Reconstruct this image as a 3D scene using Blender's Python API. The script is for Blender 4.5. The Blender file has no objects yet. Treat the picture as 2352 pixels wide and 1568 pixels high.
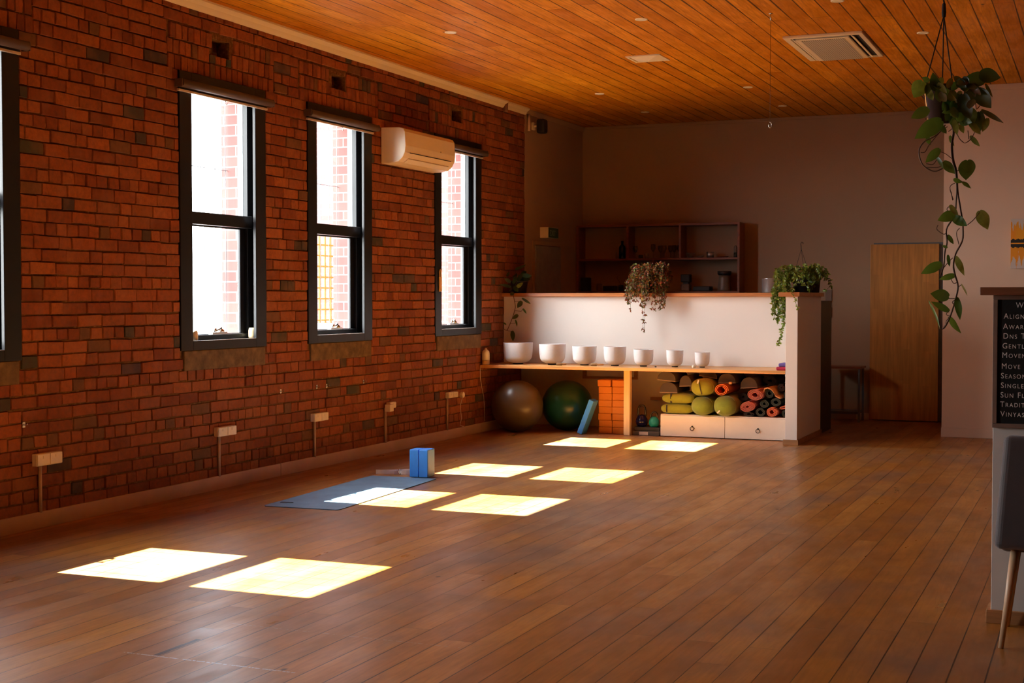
import bpy, math, random
from mathutils import Vector, Matrix
R = math.radians
random.seed(11)
SC = bpy.context.scene
COL = SC.collection

# ------------------------------------------------------------------ node helpers
class NT:
    def __init__(s, name):
        s.m = bpy.data.materials.new(name); s.m.use_nodes = True
        s.t = s.m.node_tree; s.t.nodes.clear()
        s.out = s.t.nodes.new('ShaderNodeOutputMaterial')
    def n(s, typ, ins=None, **kw):
        nd = s.t.nodes.new(typ)
        for k, v in kw.items(): setattr(nd, k, v)
        for k, v in (ins or {}).items(): s.set(nd.inputs[k], v)
        return nd
    def set(s, sock, v):
        if isinstance(v, bpy.types.NodeSocket): s.t.links.new(v, sock)
        elif isinstance(v, (tuple, list)) and len(v) == 3 and sock.type == 'RGBA': sock.default_value = (*v, 1)
        else: sock.default_value = v
    def m_(s, op, a, b=None, c=None):
        nd = s.n('ShaderNodeMath', operation=op)
        s.set(nd.inputs[0], a)
        if b is not None: s.set(nd.inputs[1], b)
        if c is not None: s.set(nd.inputs[2], c)
        return nd.outputs[0]
    def mix(s, f, a, b, mode='MIX'):
        nd = s.n('ShaderNodeMix', data_type='RGBA', blend_type=mode)
        s.set(nd.inputs[0], f); s.set(nd.inputs[6], a); s.set(nd.inputs[7], b)
        return nd.outputs[2]
    def ramp(s, f, stops, interp='LINEAR'):
        nd = s.n('ShaderNodeValToRGB'); cr = nd.color_ramp; cr.interpolation = interp
        while len(cr.elements) < len(stops): cr.elements.new(0.5)
        for e, (p, c) in zip(cr.elements, stops):
            e.position = p; e.color = (*c, 1) if isinstance(c, tuple) else (c, c, c, 1)
        s.set(nd.inputs[0], f)
        return nd.outputs[0]
    def co(s, which='Object'): return s.n('ShaderNodeTexCoord').outputs[which]
    def sep(s, v):
        nd = s.n('ShaderNodeSeparateXYZ'); s.set(nd.inputs[0], v); return nd.outputs
    def comb(s, x, y, z=0.0):
        nd = s.n('ShaderNodeCombineXYZ')
        for i, v in enumerate((x, y, z)): s.set(nd.inputs[i], v)
        return nd.outputs[0]
    def noise(s, v, scale, detail=3, rough=.55, out=0):
        nd = s.n('ShaderNodeTexNoise'); s.set(nd.inputs['Vector'], v)
        nd.inputs['Scale'].default_value = scale; nd.inputs['Detail'].default_value = detail
        nd.inputs['Roughness'].default_value = rough
        return nd.outputs[out]
    def bump(s, h, strength=.3, dist=.01):
        nd = s.n('ShaderNodeBump'); s.set(nd.inputs['Height'], h)
        nd.inputs['Strength'].default_value = strength; nd.inputs['Distance'].default_value = dist
        return nd.outputs[0]
    def bsdf(s, col, rough=.5, metal=0., normal=None, spec=.5, coat=0., coatr=.1, sheen=0., trans=0., **k):
        b = s.n('ShaderNodeBsdfPrincipled')
        s.set(b.inputs['Base Color'], col); s.set(b.inputs['Roughness'], rough); s.set(b.inputs['Metallic'], metal)
        s.set(b.inputs['Specular IOR Level'], spec); b.inputs['Coat Weight'].default_value = coat
        b.inputs['Coat Roughness'].default_value = coatr; b.inputs['Sheen Weight'].default_value = sheen
        b.inputs['Transmission Weight'].default_value = trans
        if normal is not None: s.set(b.inputs['Normal'], normal)
        s.t.links.new(b.outputs[0], s.out.inputs[0])
        return b

def pbr(name, c, rough=.5, metal=0., var=.12, scale=12., bump=0., bscale=80., spec=.5, coat=0., sheen=0.):
    t = NT(name); v = t.co()
    f = t.noise(v, scale, 4)
    dark = tuple(x * (1 - var) for x in c); lite = tuple(min(1, x * (1 + var)) for x in c)
    col = t.ramp(f, [(.3, dark), (.7, lite)])
    rg = t.ramp(t.noise(v, scale * 2.3, 2), [(.2, max(.02, rough * .95)), (.8, min(1, rough * 1.05))])
    nrm = t.bump(t.noise(v, bscale, 3), bump, .004) if bump else None
    t.bsdf(col, rg, metal, nrm, spec, coat, sheen=sheen)
    return t.m

def boards(name, width, off, length, tones, seam_w, seam_c, rough, patch=None, knots=None, seam_amt=.9, extra=None, grain=.5, spec=.5, bumpd=.002):
    t = NT(name); v = t.co(); X, Y, Z = t.sep(v)
    px = t.m_('DIVIDE', t.m_('SUBTRACT', X, off), width)
    ix = t.m_('FLOOR', px); fx = t.m_('FRACT', px)
    r1 = t.n('ShaderNodeTexWhiteNoise', {'W': ix}, noise_dimensions='1D').outputs[0]
    py = t.m_('ADD', t.m_('DIVIDE', Y, length), t.m_('MULTIPLY', r1, 7.3))
    iy = t.m_('FLOOR', py); fy = t.m_('FRACT', py)
    r2 = t.n('ShaderNodeTexWhiteNoise', {'Vector': t.comb(ix, iy, 0.)}, noise_dimensions='2D').outputs[0]
    base = t.ramp(r2, tones)
    gv = t.comb(t.m_('MULTIPLY', X, 55.), t.m_('MULTIPLY', Y, 2.2), t.m_('MULTIPLY', r2, 31.))
    g = t.noise(gv, 1., 5, .6)
    # cathedral figure: distorted rings stretched along the board
    wv = t.comb(t.m_('MULTIPLY', X, 9.), t.m_('MULTIPLY', Y, .9), t.m_('MULTIPLY', r2, 17.))
    w = t.m_('FRACT', t.m_('MULTIPLY', t.noise(wv, 1.1, 2, .4), 9.))
    col = t.mix(t.ramp(g, [(.3, 0.), (.75, grain)]), base, tuple(c * .55 for c in tones[0][1]))
    col = t.mix(t.ramp(w, [(0., .28 * grain / .5), (.35, 0.), (1., 0.)]), col, tuple(c * .5 for c in tones[0][1]))
    blot = t.noise(t.comb(t.m_('MULTIPLY', X, 3.), t.m_('MULTIPLY', Y, 1.), r2), 1.6, 4, .6)
    col = t.mix(t.ramp(blot, [(.42, 0.), (.7, .45)]), col, tuple(c * .6 for c in tones[0][1]))
    rgh = t.ramp(blot, [(.3, rough * .8), (.7, min(1, rough * 1.25))])
    if patch:
        pn = t.noise(t.comb(t.m_('MULTIPLY', X, 1.1), t.m_('MULTIPLY', Y, .7), 3.), 1.0, 5, .62)
        col = t.mix(t.ramp(pn, [(.46, 0.), (.68, patch[1])]), col, patch[0])
    if knots:
        kv = t.comb(t.m_('MULTIPLY', X, 3.2), t.m_('MULTIPLY', Y, 1.9), 0.)
        vo = t.n('ShaderNodeTexVoronoi', {'Vector': kv, 'Scale': 1.3}, feature='F1')
        d = vo.outputs['Distance']; sel = t.sep(vo.outputs['Color'])[0]
        kk = t.m_('MULTIPLY', t.ramp(d, [(0., 1.), (.035, .9), (.07, .0), (1., 0.)]), t.m_('GREATER_THAN', sel, knots))
        col = t.mix(kk, col, tuple(c * .12 for c in tones[0][1]))
    dx = t.m_('ABSOLUTE', t.m_('SUBTRACT', fx, .5))
    sw = t.m_('MULTIPLY', t.m_('ADD', t.m_('MULTIPLY', t.noise(v, .9, 3), 1.6), -.25), seam_w / width)
    s1 = t.m_('GREATER_THAN', dx, t.m_('SUBTRACT', .5, t.m_('MAXIMUM', sw, 0.0)))
    dy = t.m_('ABSOLUTE', t.m_('SUBTRACT', fy, .5))
    s2 = t.m_('MULTIPLY', t.m_('GREATER_THAN', dy, .5 - seam_w * .5 / length), .55)
    sm = t.m_('MAXIMUM', s1, s2)
    col = t.mix(t.m_('MULTIPLY', sm, seam_amt), col, seam_c)
    if extra: col = extra(t, col, X, Y)
    hgt = t.m_('SUBTRACT', t.m_('MULTIPLY', g, .25), sm)
    hgt = t.m_('ADD', hgt, t.m_('MULTIPLY', r2, .3))
    hgt = t.m_('ADD', hgt, t.m_('MULTIPLY', t.noise(t.comb(t.m_('MULTIPLY', X, 6.), t.m_('MULTIPLY', Y, 3.), 0.), 1., 2), .5))
    t.bsdf(col, rgh, 0., t.bump(hgt, .5, bumpd), spec)
    return t.m

def wood(name, c, rough=.45, along='X', scale=1., stripes=0., var=.35):
    t = NT(name); v = t.co(); X, Y, Z = t.sep(v)
    k = {'X': (2, 30, 30), 'Y': (30, 2, 30), 'Z': (30, 30, 2)}[along]
    gv = t.comb(*[t.m_('MULTIPLY', a, float(b) * scale) for a, b in zip((X, Y, Z), k)])
    g = t.noise(gv, 1., 5, .6)
    col = t.ramp(g, [(.3, tuple(q * (1 - var) for q in c)), (.7, tuple(min(1, q * (1 + var * .5)) for q in c))])
    if stripes:   # finger-jointed staves
        ix = t.m_('FLOOR', t.m_('DIVIDE', X, stripes))
        r = t.n('ShaderNodeTexWhiteNoise', {'W': ix}, noise_dimensions='1D').outputs[0]
        iz = t.m_('FLOOR', t.m_('ADD', t.m_('DIVIDE', Z, .42), t.m_('MULTIPLY', r, 5.)))
        r2 = t.n('ShaderNodeTexWhiteNoise', {'Vector': t.comb(ix, iz, 0.)}, noise_dimensions='2D').outputs[0]
        col = t.mix(t.m_('MULTIPLY', r2, .45), col, tuple(q * .55 for q in c))
    t.bsdf(col, rough, 0., t.bump(g, .15, .002))
    return t.m

# ------------------------------------------------------------------ materials
def m_brick():
    t = NT('brick'); v = t.co()
    at = t.n('ShaderNodeAttribute', attribute_name='tone')
    n1 = t.noise(v, 26., 5, .65); n2 = t.noise(v, 5., 3)
    c = t.mix(t.ramp(n1, [(.35, 0.), (.72, .55)]), at.outputs['Color'], (.07, .028, .018))
    c = t.mix(t.ramp(n2, [(.45, 0.), (.75, .35)]), c, (.34, .15, .075))
    t.bsdf(c, .8, 0., t.bump(t.noise(v, 90., 4, .65), .55, .004), .25)
    return t.m
def m_mortar():
    t = NT('mortar'); v = t.co()
    c = t.ramp(t.noise(v, 40., 4), [(.3, (.10, .045, .016)), (.6, (.20, .095, .035)), (.8, (.40, .24, .11))])
    t.bsdf(c, .95, 0., t.bump(t.noise(v, 160., 4), .8, .006), .1)
    return t.m
def m_outbrick(name='outer_brick'):
    t = NT(name); X, Y, Z = t.sep(t.co())
    vec = t.comb(t.m_('ADD', X, Y), Z, 0.)
    b = t.n('ShaderNodeTexBrick', {'Vector': vec, 'Color1': (.24, .08, .07), 'Color2': (.17, .055, .05), 'Mortar': (.27, .20, .19),
            'Scale': 1., 'Mortar Size': .006, 'Brick Width': .24, 'Row Height': .086})
    t.bsdf(b.outputs['Color'], .85)
    return t.m
def m_plaster(name, c, var=.05):
    t = NT(name); v = t.co()
    n = t.noise(v, 1.7, 5, .6); n2 = t.noise(v, 45., 3)
    col = t.ramp(n, [(.3, tuple(x * (1 - var) for x in c)), (.7, c)])
    t.bsdf(col, .72, 0., t.bump(n2, .12, .003), .3)
    return t.m
def m_glass():
    t = NT('window_glass')
    fc = t.n('ShaderNodeLayerWeight', {'Blend': .5}).outputs['Facing']
    f = t.m_('MULTIPLY_ADD', t.m_('POWER', fc, 5.), .9, .025)
    tr = t.n('ShaderNodeBsdfTransparent', {'Color': (.96, .98, .975)})
    gl = t.n('ShaderNodeBsdfGlossy', {'Roughness': .03})
    mx = t.n('ShaderNodeMixShader', {0: f, 1: tr.outputs[0], 2: gl.outputs[0]})
    t.t.links.new(mx.outputs[0], t.out.inputs[0])
    return t.m
def m_drink():
    t = NT('clear_glassware')
    f = t.n('ShaderNodeLayerWeight', {'Blend': .35})
    tr = t.n('ShaderNodeBsdfTransparent', {'Color': (.8, .84, .86)})
    gl = t.n('ShaderNodeBsdfGlossy', {'Roughness': .08})
    mx = t.n('ShaderNodeMixShader', {0: f.outputs['Facing'], 1: tr.outputs[0], 2: gl.outputs[0]})
    t.t.links.new(mx.outputs[0], t.out.inputs[0])
    return t.m
def m_leaf(name='leaf', tc=(.3, .42, .04), k=.5):
    t = NT(name); at = t.n('ShaderNodeAttribute', attribute_name='tone').outputs['Color']
    n = t.noise(t.co(), 34., 3)
    c = t.mix(t.ramp(n, [(.4, 0.), (.7, .5)]), at, (.02, .045, .01))
    d = t.n('ShaderNodeBsdfPrincipled', {'Base Color': c, 'Roughness': .38})
    tl = t.n('ShaderNodeBsdfTranslucent', {'Color': t.mix(k, c, tc)})
    mx = t.n('ShaderNodeMixShader', {0: .35, 1: d.outputs[0], 2: tl.outputs[0]})
    t.t.links.new(mx.outputs[0], t.out.inputs[0])
    return t.m
def m_bowl():
    t = NT('frosted_crystal'); v = t.co()
    c = t.ramp(t.noise(v, 60., 3), [(.3, (.86, .86, .88)), (.7, (.91, .91, .93))])
    d = t.n('ShaderNodeBsdfPrincipled', {'Base Color': c, 'Roughness': .5})
    tl = t.n('ShaderNodeBsdfTranslucent', {'Color': (.85, .85, .88)})
    mx = t.n('ShaderNodeMixShader', {0: .3, 1: d.outputs[0], 2: tl.outputs[0]})
    t.t.links.new(mx.outputs[0], t.out.inputs[0])
    return t.m
def m_painting():
    t = NT('yellow_streak_painting'); X, Y, Z = t.sep(t.co())
    az = t.m_('ABSOLUTE', Z)
    st = t.noise(t.comb(t.m_('MULTIPLY', X, 34.), t.m_('MULTIPLY', Z, 4.), 0.), 1., 4, .6)
    lim = t.m_('ADD', -.07, t.m_('MULTIPLY', st, .52))
    inside = t.m_('LESS_THAN', az, lim)
    yel = t.mix(t.noise(t.comb(t.m_('MULTIPLY', X, 9.), t.m_('MULTIPLY', Z, 2.), 1.), 1., 3), (.75, .42, .01), (.7, .17, .005))
    col = t.mix(inside, (.55, .5, .47), yel)
    blk = t.m_('LESS_THAN', az, t.m_('ADD', .008, t.m_('MULTIPLY', t.noise(t.comb(t.m_('MULTIPLY', X, 40.), 0., 0.), 1., 4), .07)))
    mid = t.m_('GREATER_THAN', az, .006)
    col = t.mix(t.m_('MULTIPLY', blk, mid), col, (.012, .01, .01))
    t.bsdf(col, .6)
    return t.m
def floor_extra(t, col, X, Y):
    def band(v, c, h): return t.m_('LESS_THAN', t.m_('ABSOLUTE', t.m_('SUBTRACT', v, c)), h)
    nz = t.noise(t.comb(t.m_('MULTIPLY', X, 60.), t.m_('MULTIPLY', Y, 9.), 0.), 1., 3)
    wob = t.m_('MULTIPLY', t.m_('SUBTRACT', nz, .5), .012)
    g = t.m_('MULTIPLY', band(t.m_('ADD', X, wob), 2.735, .013), band(Y, 4.96, .15))
    col = t.mix(g, col, (.035, .006, .003))
    s = t.m_('MULTIPLY', band(t.m_('ADD', Y, wob), 4.80, .005), t.m_('MULTIPLY', band(X, 3.0, .42), t.m_('GREATER_THAN', nz, .45)))
    col = t.mix(s, col, (.45, .42, .4))
    s = t.m_('MULTIPLY', band(t.m_('ADD', Y, wob), 5.42, .003), t.m_('MULTIPLY', band(X, 3.3, .6), t.m_('GREATER_THAN', nz, .5)))
    return t.mix(s, col, (.35, .28, .22))
def m_grille():
    t = NT('cassette_grille'); X, Y, Z = t.sep(t.co())
    a = t.m_('FRACT', t.m_('MULTIPLY', X, 55.)); b = t.m_('FRACT', t.m_('MULTIPLY', Y, 40.))
    hole = t.m_('MULTIPLY', t.m_('LESS_THAN', t.m_('ABSOLUTE', t.m_('SUBTRACT', a, .5)), .3), t.m_('LESS_THAN', t.m_('ABSOLUTE', t.m_('SUBTRACT', b, .5)), .3))
    t.bsdf(t.mix(hole, (.6, .56, .48), (.12, .1, .07)), .5, 0., t.bump(t.m_('MULTIPLY', hole, -1.), .5, .003))
    return t.m
def m_flatcol(attr_name, name, rough=.6):
    t = NT(name); at = t.n('ShaderNodeAttribute', attribute_name=attr_name).outputs['Color']
    t.bsdf(t.mix(t.ramp(t.noise(t.co(), 30., 3), [(.4, 0.), (.7, .2)]), at, (0, 0, 0)), rough)
    return t.m

M = dict(
 brick=m_brick(), mortar=m_mortar(), outbrick=m_outbrick(),
 plaster=m_plaster('white_plaster', (.66, .51, .40)), kplaster_shade=m_plaster('shaded_kitchen_plaster', (.42, .27, .17)), farwall=m_plaster('dark_unseen_wall', (.13, .07, .035), .2), half=m_plaster('half_wall_paint', (.78, .75, .73), .03),  # kitchen plaster: warm white wall with its shade put into the colour
 floor=boards('floor_boards', .14, .097, 2.9, [(0., (.34, .125, .018)), (.35, (.44, .175, .025)), (.7, (.53, .23, .040)), (1., (.38, .145, .025))],
   .0045, (.02, .008, .005), .34, patch=((.16, .11, .09), .70), knots=.62, extra=floor_extra, grain=.45, spec=.5, bumpd=.0022),
 ceil=boards('ceiling_boards', .155, .002, 5.2, [(0., (.60, .20, .005)), (.4, (.72, .265, .008)), (.8, (.86, .36, .014)), (1., (.64, .225, .006))],
   .010, (.03, .008, .002), .5, knots=.6, grain=.7, spec=.12, bumpd=.004),
 skirt=m_plaster('skirting_paint', (.66, .48, .35), .25), cornice=m_plaster('cornice_paint', (.78, .66, .44), .08),
 glass=m_glass(), drink=m_drink(), leaf=m_leaf(), leafr=m_leaf('reddish_leaf', (.42, .12, .04), .4), bowl=m_bowl(), painting=m_painting(), grille=m_grille(),
 frame=pbr('black_window_paint', (.011, .012, .015), .38, var=.1, spec=.32),
 outframe=pbr('grey_outer_frame', (.33, .40, .43), .4, var=.05), steel=pbr('bright_steel', (.62, .62, .62), .25, 1.), tube=pbr('blind_tube_metal', (.09, .06, .055), .45, .0, var=.04),
 hem=pbr('blind_hem_bar', (.7, .62, .5), .35, .4), bfab=pbr('blind_fabric', (.05, .032, .03), .8, bump=.2),
 conc=pbr('painted_concrete_sill', (.14, .085, .035), .85, var=.45, scale=14, bump=.5, bscale=40),
 acw=pbr('ac_plastic', (.82, .73, .55), .38, var=.02), dark=pbr('dark_plastic', (.02, .018, .018), .45),
 outlet=pbr('outlet_plastic', (.78, .68, .52), .4, var=.04), conduit=pbr('conduit_paint', (.5, .36, .25), .6),
 pine=wood('pine_board', (.78, .40, .13), .4, 'X'), pinev=wood('pale_pine_post', (.85, .66, .40), .45, 'Z', var=.18),
 capw=wood('rail_wood', (.50, .19, .06), .35, 'X'), shelfw=wood('brown_shelf_wood', (.26, .075, .03), .45, 'X'),
 deskw=wood('counter_wood', (.22, .085, .04), .4, 'X'), skirtw=wood('timber_skirting', (.42, .2, .08), .5, 'X'),
 staves=wood('stave_board', (.60, .26, .06), .4, 'Z', stripes=.075, var=.3),
 white=pbr('white_melamine', (.83, .79, .72), .4, var=.02), grey=pbr('grey_metal_paint', (.13, .14, .16), .4),
 gball=pbr('grey_ball_vinyl', (.12, .09, .055), .3, var=.06), grball=pbr('green_ball_vinyl', (.004, .065, .04), .3, var=.06),
 cork=pbr('orange_foam', (.60, .22, .03), .65, var=.07, bump=.2), blue=pbr('blue_foam', (.05, .30, .95), .5, var=.06, bump=.1),
 mat=pbr('slate_mat_rubber', (.12, .22, .32), .5, var=.2, scale=5, bump=.3, bscale=200), black=pbr('black_rubber', (.012, .012, .012), .5),
 strap=pbr('cotton_strap', (.80, .72, .64), .75), lime=pbr('lime_cotton', (.30, .34, .025), .85, var=.12, bump=.3, bscale=120, sheen=.3),
 lime2=pbr('green_cotton', (.19, .27, .03), .85, var=.12, bump=.3, bscale=120, sheen=.3),
 strapd=pbr('dark_strap', (.03, .022, .012), .7), tagw=pbr('white_tag', (.8, .76, .66), .6),
 dome=pbr('dark_grey_foam', (.065, .052, .045), .75, bump=.2), domerim=pbr('pale_foam_rim', (.24, .19, .15), .7),
 orange=pbr('orange_mat', (.75, .16, .02), .6), pink=pbr('pink_mat', (.75, .24, .19), .6), salmon=pbr('salmon_mat', (.78, .20, .09), .6),
 dgreen=pbr('dark_green_mat', (.03, .045, .035), .6), dblack=pbr('charcoal_mat', (.02, .019, .018), .7), dbrown=pbr('dark_brown_mat', (.04, .025, .018), .7),
 tan=pbr('cork_tan_mat', (.62, .34, .14), .7),
 kblue=pbr('navy_enamel', (.012, .012, .10), .18, var=.05), kteal=pbr('teal_enamel', (.02, .38, .38), .2, var=.05),
 iron=pbr('dark_iron', (.06, .055, .05), .25, .8), case=pbr('grey_case', (.09, .075, .06), .6), label=pbr('paper_label', (.6, .5, .42), .7),
 wax=pbr('pale_wax', (.85, .68, .40), .5), cream=pbr('cream_plastic', (.72, .52, .26), .45),
 alu=pbr('aluminium_pan', (.45, .46, .47), .32, .9), blackpot=pbr('black_plastic_pot', (.012, .011, .012), .4), silverpot=pbr('silver_glazed_pot', (.10, .09, .12), .12, .5),
 stem=pbr('vine_stem', (.10, .045, .02), .6), stemg=pbr('green_stem', (.12, .13, .03), .6), twine=pbr('dark_cord', (.03, .02, .015), .8), soil=pbr('potting_soil', (.03, .02, .012), .9, bump=.6),
 red=pbr('red_cloth', (.45, .02, .06), .8), purple=pbr('purple_cloth', (.12, .08, .30), .8),
 felt=pbr('black_felt', (.008, .008, .009), .95), letter=pbr('white_letters', (.78, .76, .74), .5), bframe=pbr('letterboard_frame', (.20, .13, .10), .6),
 uph=pbr('charcoal_upholstery', (.050, .040, .045), .7, bump=.25, bscale=260, sheen=.4), beech=wood('beech_leg', (.62, .40, .24), .4, 'Z', var=.15),
 desk=pbr('grey_white_desk_paint', (.62, .62, .62), .5, var=.03), exitg=pbr('exit_green', (.015, .09, .05), .4), exitw=pbr('exit_pictogram', (.35, .5, .42), .4),
 downl=pbr('downlight_white', (.85, .80, .66), .4), ground=pbr('dark_asphalt', (.10, .10, .105), .85, scale=3), lattice=pbr('orange_lattice_paint', (.34, .075, .003), .6),
 outwhite=pbr('outdoor_white_paint', (.85, .84, .82), .6), mallet=pbr('mallet_suede', (.30, .18, .09), .8), ring=pbr('black_ring', (.015, .013, .012), .6),
 greydoor=pbr('grey_door_paint', (.30, .27, .27), .5), bottle=pbr('dark_green_glass', (.01, .018, .012), .12), ceram=pbr('dull_ceramic', (.22, .15, .11), .4),
)

# ------------------------------------------------------------------ mesh builder
class MB:
    def __init__(s): s.v = []; s.f = []; s.mi = []; s.c = []; s.sm = []; s.cm = 0; s.col = (1, 1, 1); s.smooth = False
    def add(s, vs, fs, smooth=None):
        o = len(s.v); s.v += [tuple(p) for p in vs]
        for f in fs:
            s.f.append([i + o for i in f]); s.mi.append(s.cm); s.c.append(s.col); s.sm.append(s.smooth if smooth is None else smooth)
        return s
    def box(s, x0, x1, y0, y1, z0, z1, M4=None):
        vs = [Vector((x, y, z)) for z in (z0, z1) for y in (y0, y1) for x in (x0, x1)]
        if M4 is not None: vs = [M4 @ p for p in vs]
        return s.add(vs, [(0, 2, 3, 1), (4, 5, 7, 6), (0, 1, 5, 4), (2, 6, 7, 3), (0, 4, 6, 2), (1, 3, 7, 5)], False)
    def lathe(s, prof, cx, cy, cz, n=32, M4=None, sx=1., sy=1., closed=True):
        vs = []
        for r, z in prof:
            for k in range(n):
                a = 2 * math.pi * k / n
                vs.append(Vector((sx * r * math.cos(a), sy * r * math.sin(a), z)))
        if M4 is not None: vs = [M4 @ p for p in vs]
        vs = [p + Vector((cx, cy, cz)) for p in vs]
        fs = []
        for i in range(len(prof) - 1):
            for k in range(n): fs.append((i * n + k, i * n + (k + 1) % n, (i + 1) * n + (k + 1) % n, (i + 1) * n + k))
        s.add(vs, fs, True)
        if closed:
            o = len(s.v) - len(vs)
            for i, rev in ((0, True), (len(prof) - 1, False)):
                if prof[i][0] > 1e-5:
                    idx = [o + i * n + k for k in range(n)]
                    s.f.append(idx[::-1] if rev else idx); s.mi.append(s.cm); s.c.append(s.col); s.sm.append(False)
        return s
    def cyl(s, p, q, r, n=16, r2=None):
        p = Vector(p); q = Vector(q); d = q - p; L = d.length
        m = d.to_track_quat('Z', 'Y').to_matrix().to_4x4()
        return s.lathe([(r, 0), (r if r2 is None else r2, L)], p.x, p.y, p.z, n, m)
    def tube(s, pts, r, n=8, r_end=None):
        pts = [Vector(p) for p in pts]; rings = []; up = Vector((0.13, .21, .97))
        for i, p in enumerate(pts):
            d = (pts[min(i + 1, len(pts) - 1)] - pts[max(i - 1, 0)]).normalized()
            a = d.cross(up)
            if a.length < 1e-3: a = d.cross(Vector((1, 0, 0)))
            a.normalize(); b = d.cross(a); up = a.cross(d) if False else up
            rr = r if r_end is None else r + (r_end - r) * i / (len(pts) - 1)
            rings += [p + rr * (math.cos(2 * math.pi * k / n) * a + math.sin(2 * math.pi * k / n) * b) for k in range(n)]
        fs = [(i * n + k, i * n + (k + 1) % n, (i + 1) * n + (k + 1) % n, (i + 1) * n + k) for i in range(len(pts) - 1) for k in range(n)]
        fs += [tuple(range(n))[::-1], tuple((len(pts) - 1) * n + k for k in range(n))]
        return s.add(rings, fs, True)
    def prism(s, poly, a0, a1, axis='y', smooth=False):
        # poly: list of 2-d points, extruded along axis
        def mk(u, w, a): return {'y': (u, a, w), 'x': (a, u, w), 'z': (u, w, a)}[axis]
        n = len(poly)
        vs = [mk(u, w, a0) for u, w in poly] + [mk(u, w, a1) for u, w in poly]
        s.add(vs, [(i, (i + 1) % n, n + (i + 1) % n, n + i) for i in range(n)], smooth)
        o = len(s.v) - 2 * n
        for idx in ([o + i for i in range(n)][::-1], [o + n + i for i in range(n)]):
            s.f.append(idx); s.mi.append(s.cm); s.c.append(s.col); s.sm.append(False)
        return s
    def build(s, name, mats, parent=None, bevel=0., subd=0, origin=None, seg=2):
        me = bpy.data.meshes.new(name)
        off = Vector((0, 0, 0)); p = parent
        while p is not None: off += p.location; p = p.parent
        loc = Vector((0, 0, 0))
        if origin is not None: loc = Vector(origin) - off
        tot = off + loc
        me.from_pydata([(x - tot.x, y - tot.y, z - tot.z) for x, y, z in s.v], [], s.f)
        mats = mats if isinstance(mats, (list, tuple)) else [mats]
        for m in mats: me.materials.append(m)
        me.polygons.foreach_set('material_index', s.mi)
        me.polygons.foreach_set('use_smooth', s.sm)
        at = me.color_attributes.new('tone', 'FLOAT_COLOR', 'CORNER')
        buf = []
        for f, c in zip(s.f, s.c): buf += [c[0], c[1], c[2], 1.0] * len(f)
        at.data.foreach_set('color', buf)
        me.update()
        o = bpy.data.objects.new(name, me); COL.objects.link(o)
        o.location = loc
        if parent is not None: o.parent = parent
        if bevel:
            b = o.modifiers.new('bevel', 'BEVEL'); b.width = bevel; b.segments = seg; b.limit_method = 'ANGLE'; b.angle_limit = R(40)
            b.harden_normals = False
        if subd:
            b = o.modifiers.new('sub', 'SUBSURF'); b.levels = subd; b.render_levels = subd
        return o

def tag(o, label, cat, group=None, kind=None):
    o['label'] = label; o['category'] = cat
    if group: o['group'] = group
    if kind: o['kind'] = kind
    return o
def thing(name, label, cat, loc, group=None):
    o = bpy.data.objects.new(name, None); COL.objects.link(o); o.location = loc; o.empty_display_size = .05
    return tag(o, label, cat, group)
def struct(o): o['kind'] = 'structure'; return o
def dup(root, dloc, label):
    r = root.copy(); COL.objects.link(r); r.location = Vector(dloc); r['label'] = label
    def rec(src, par):
        for ch in list(src.children):
            c = ch.copy(); COL.objects.link(c); c.parent = par
            rec(ch, c)
    rec(root, r)
    return r
def rotz(a, p): return Matrix.Translation(Vector(p)) @ Matrix.Rotation(a, 4, 'Z') @ Matrix.Translation(-Vector(p))

# ------------------------------------------------------------------ the room
WIN = [(2.95, 4.12), (5.885, 7.06), (8.748, 9.918), (10.588, 11.747), (13.115, 14.29)]
ZC = 3.76
YB = 15.57          # where the bare brick stops
struct(MB().box(-.4, 10, -3, 19, -.12, 0).build('floor', M['floor']))
struct(MB().box(-.4, 10, -3, 19, ZC, ZC + .1).build('ceiling', M['ceil']))

def wall_cells(mb, x0, x1, y0, y1, z0, z1, holes):
    ys = sorted({y0, y1, *[h[0] for h in holes], *[h[1] for h in holes]}); zs = sorted({z0, z1, *[h[2] for h in holes], *[h[3] for h in holes]})
    for a, b in zip(ys, ys[1:]):
        run = None
        for c, d in zip(zs, zs[1:]):
            my, mz = (a + b) / 2, (c + d) / 2
            hole = any(h[0] < my < h[1] and h[2] < mz < h[3] for h in holes)
            if not hole: run = [c, d] if run is None else [run[0], d]
            if (hole or d == zs[-1]) and run is not None:
                mb.box(x0, x1, a, b, run[0], run[1]); run = None

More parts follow.
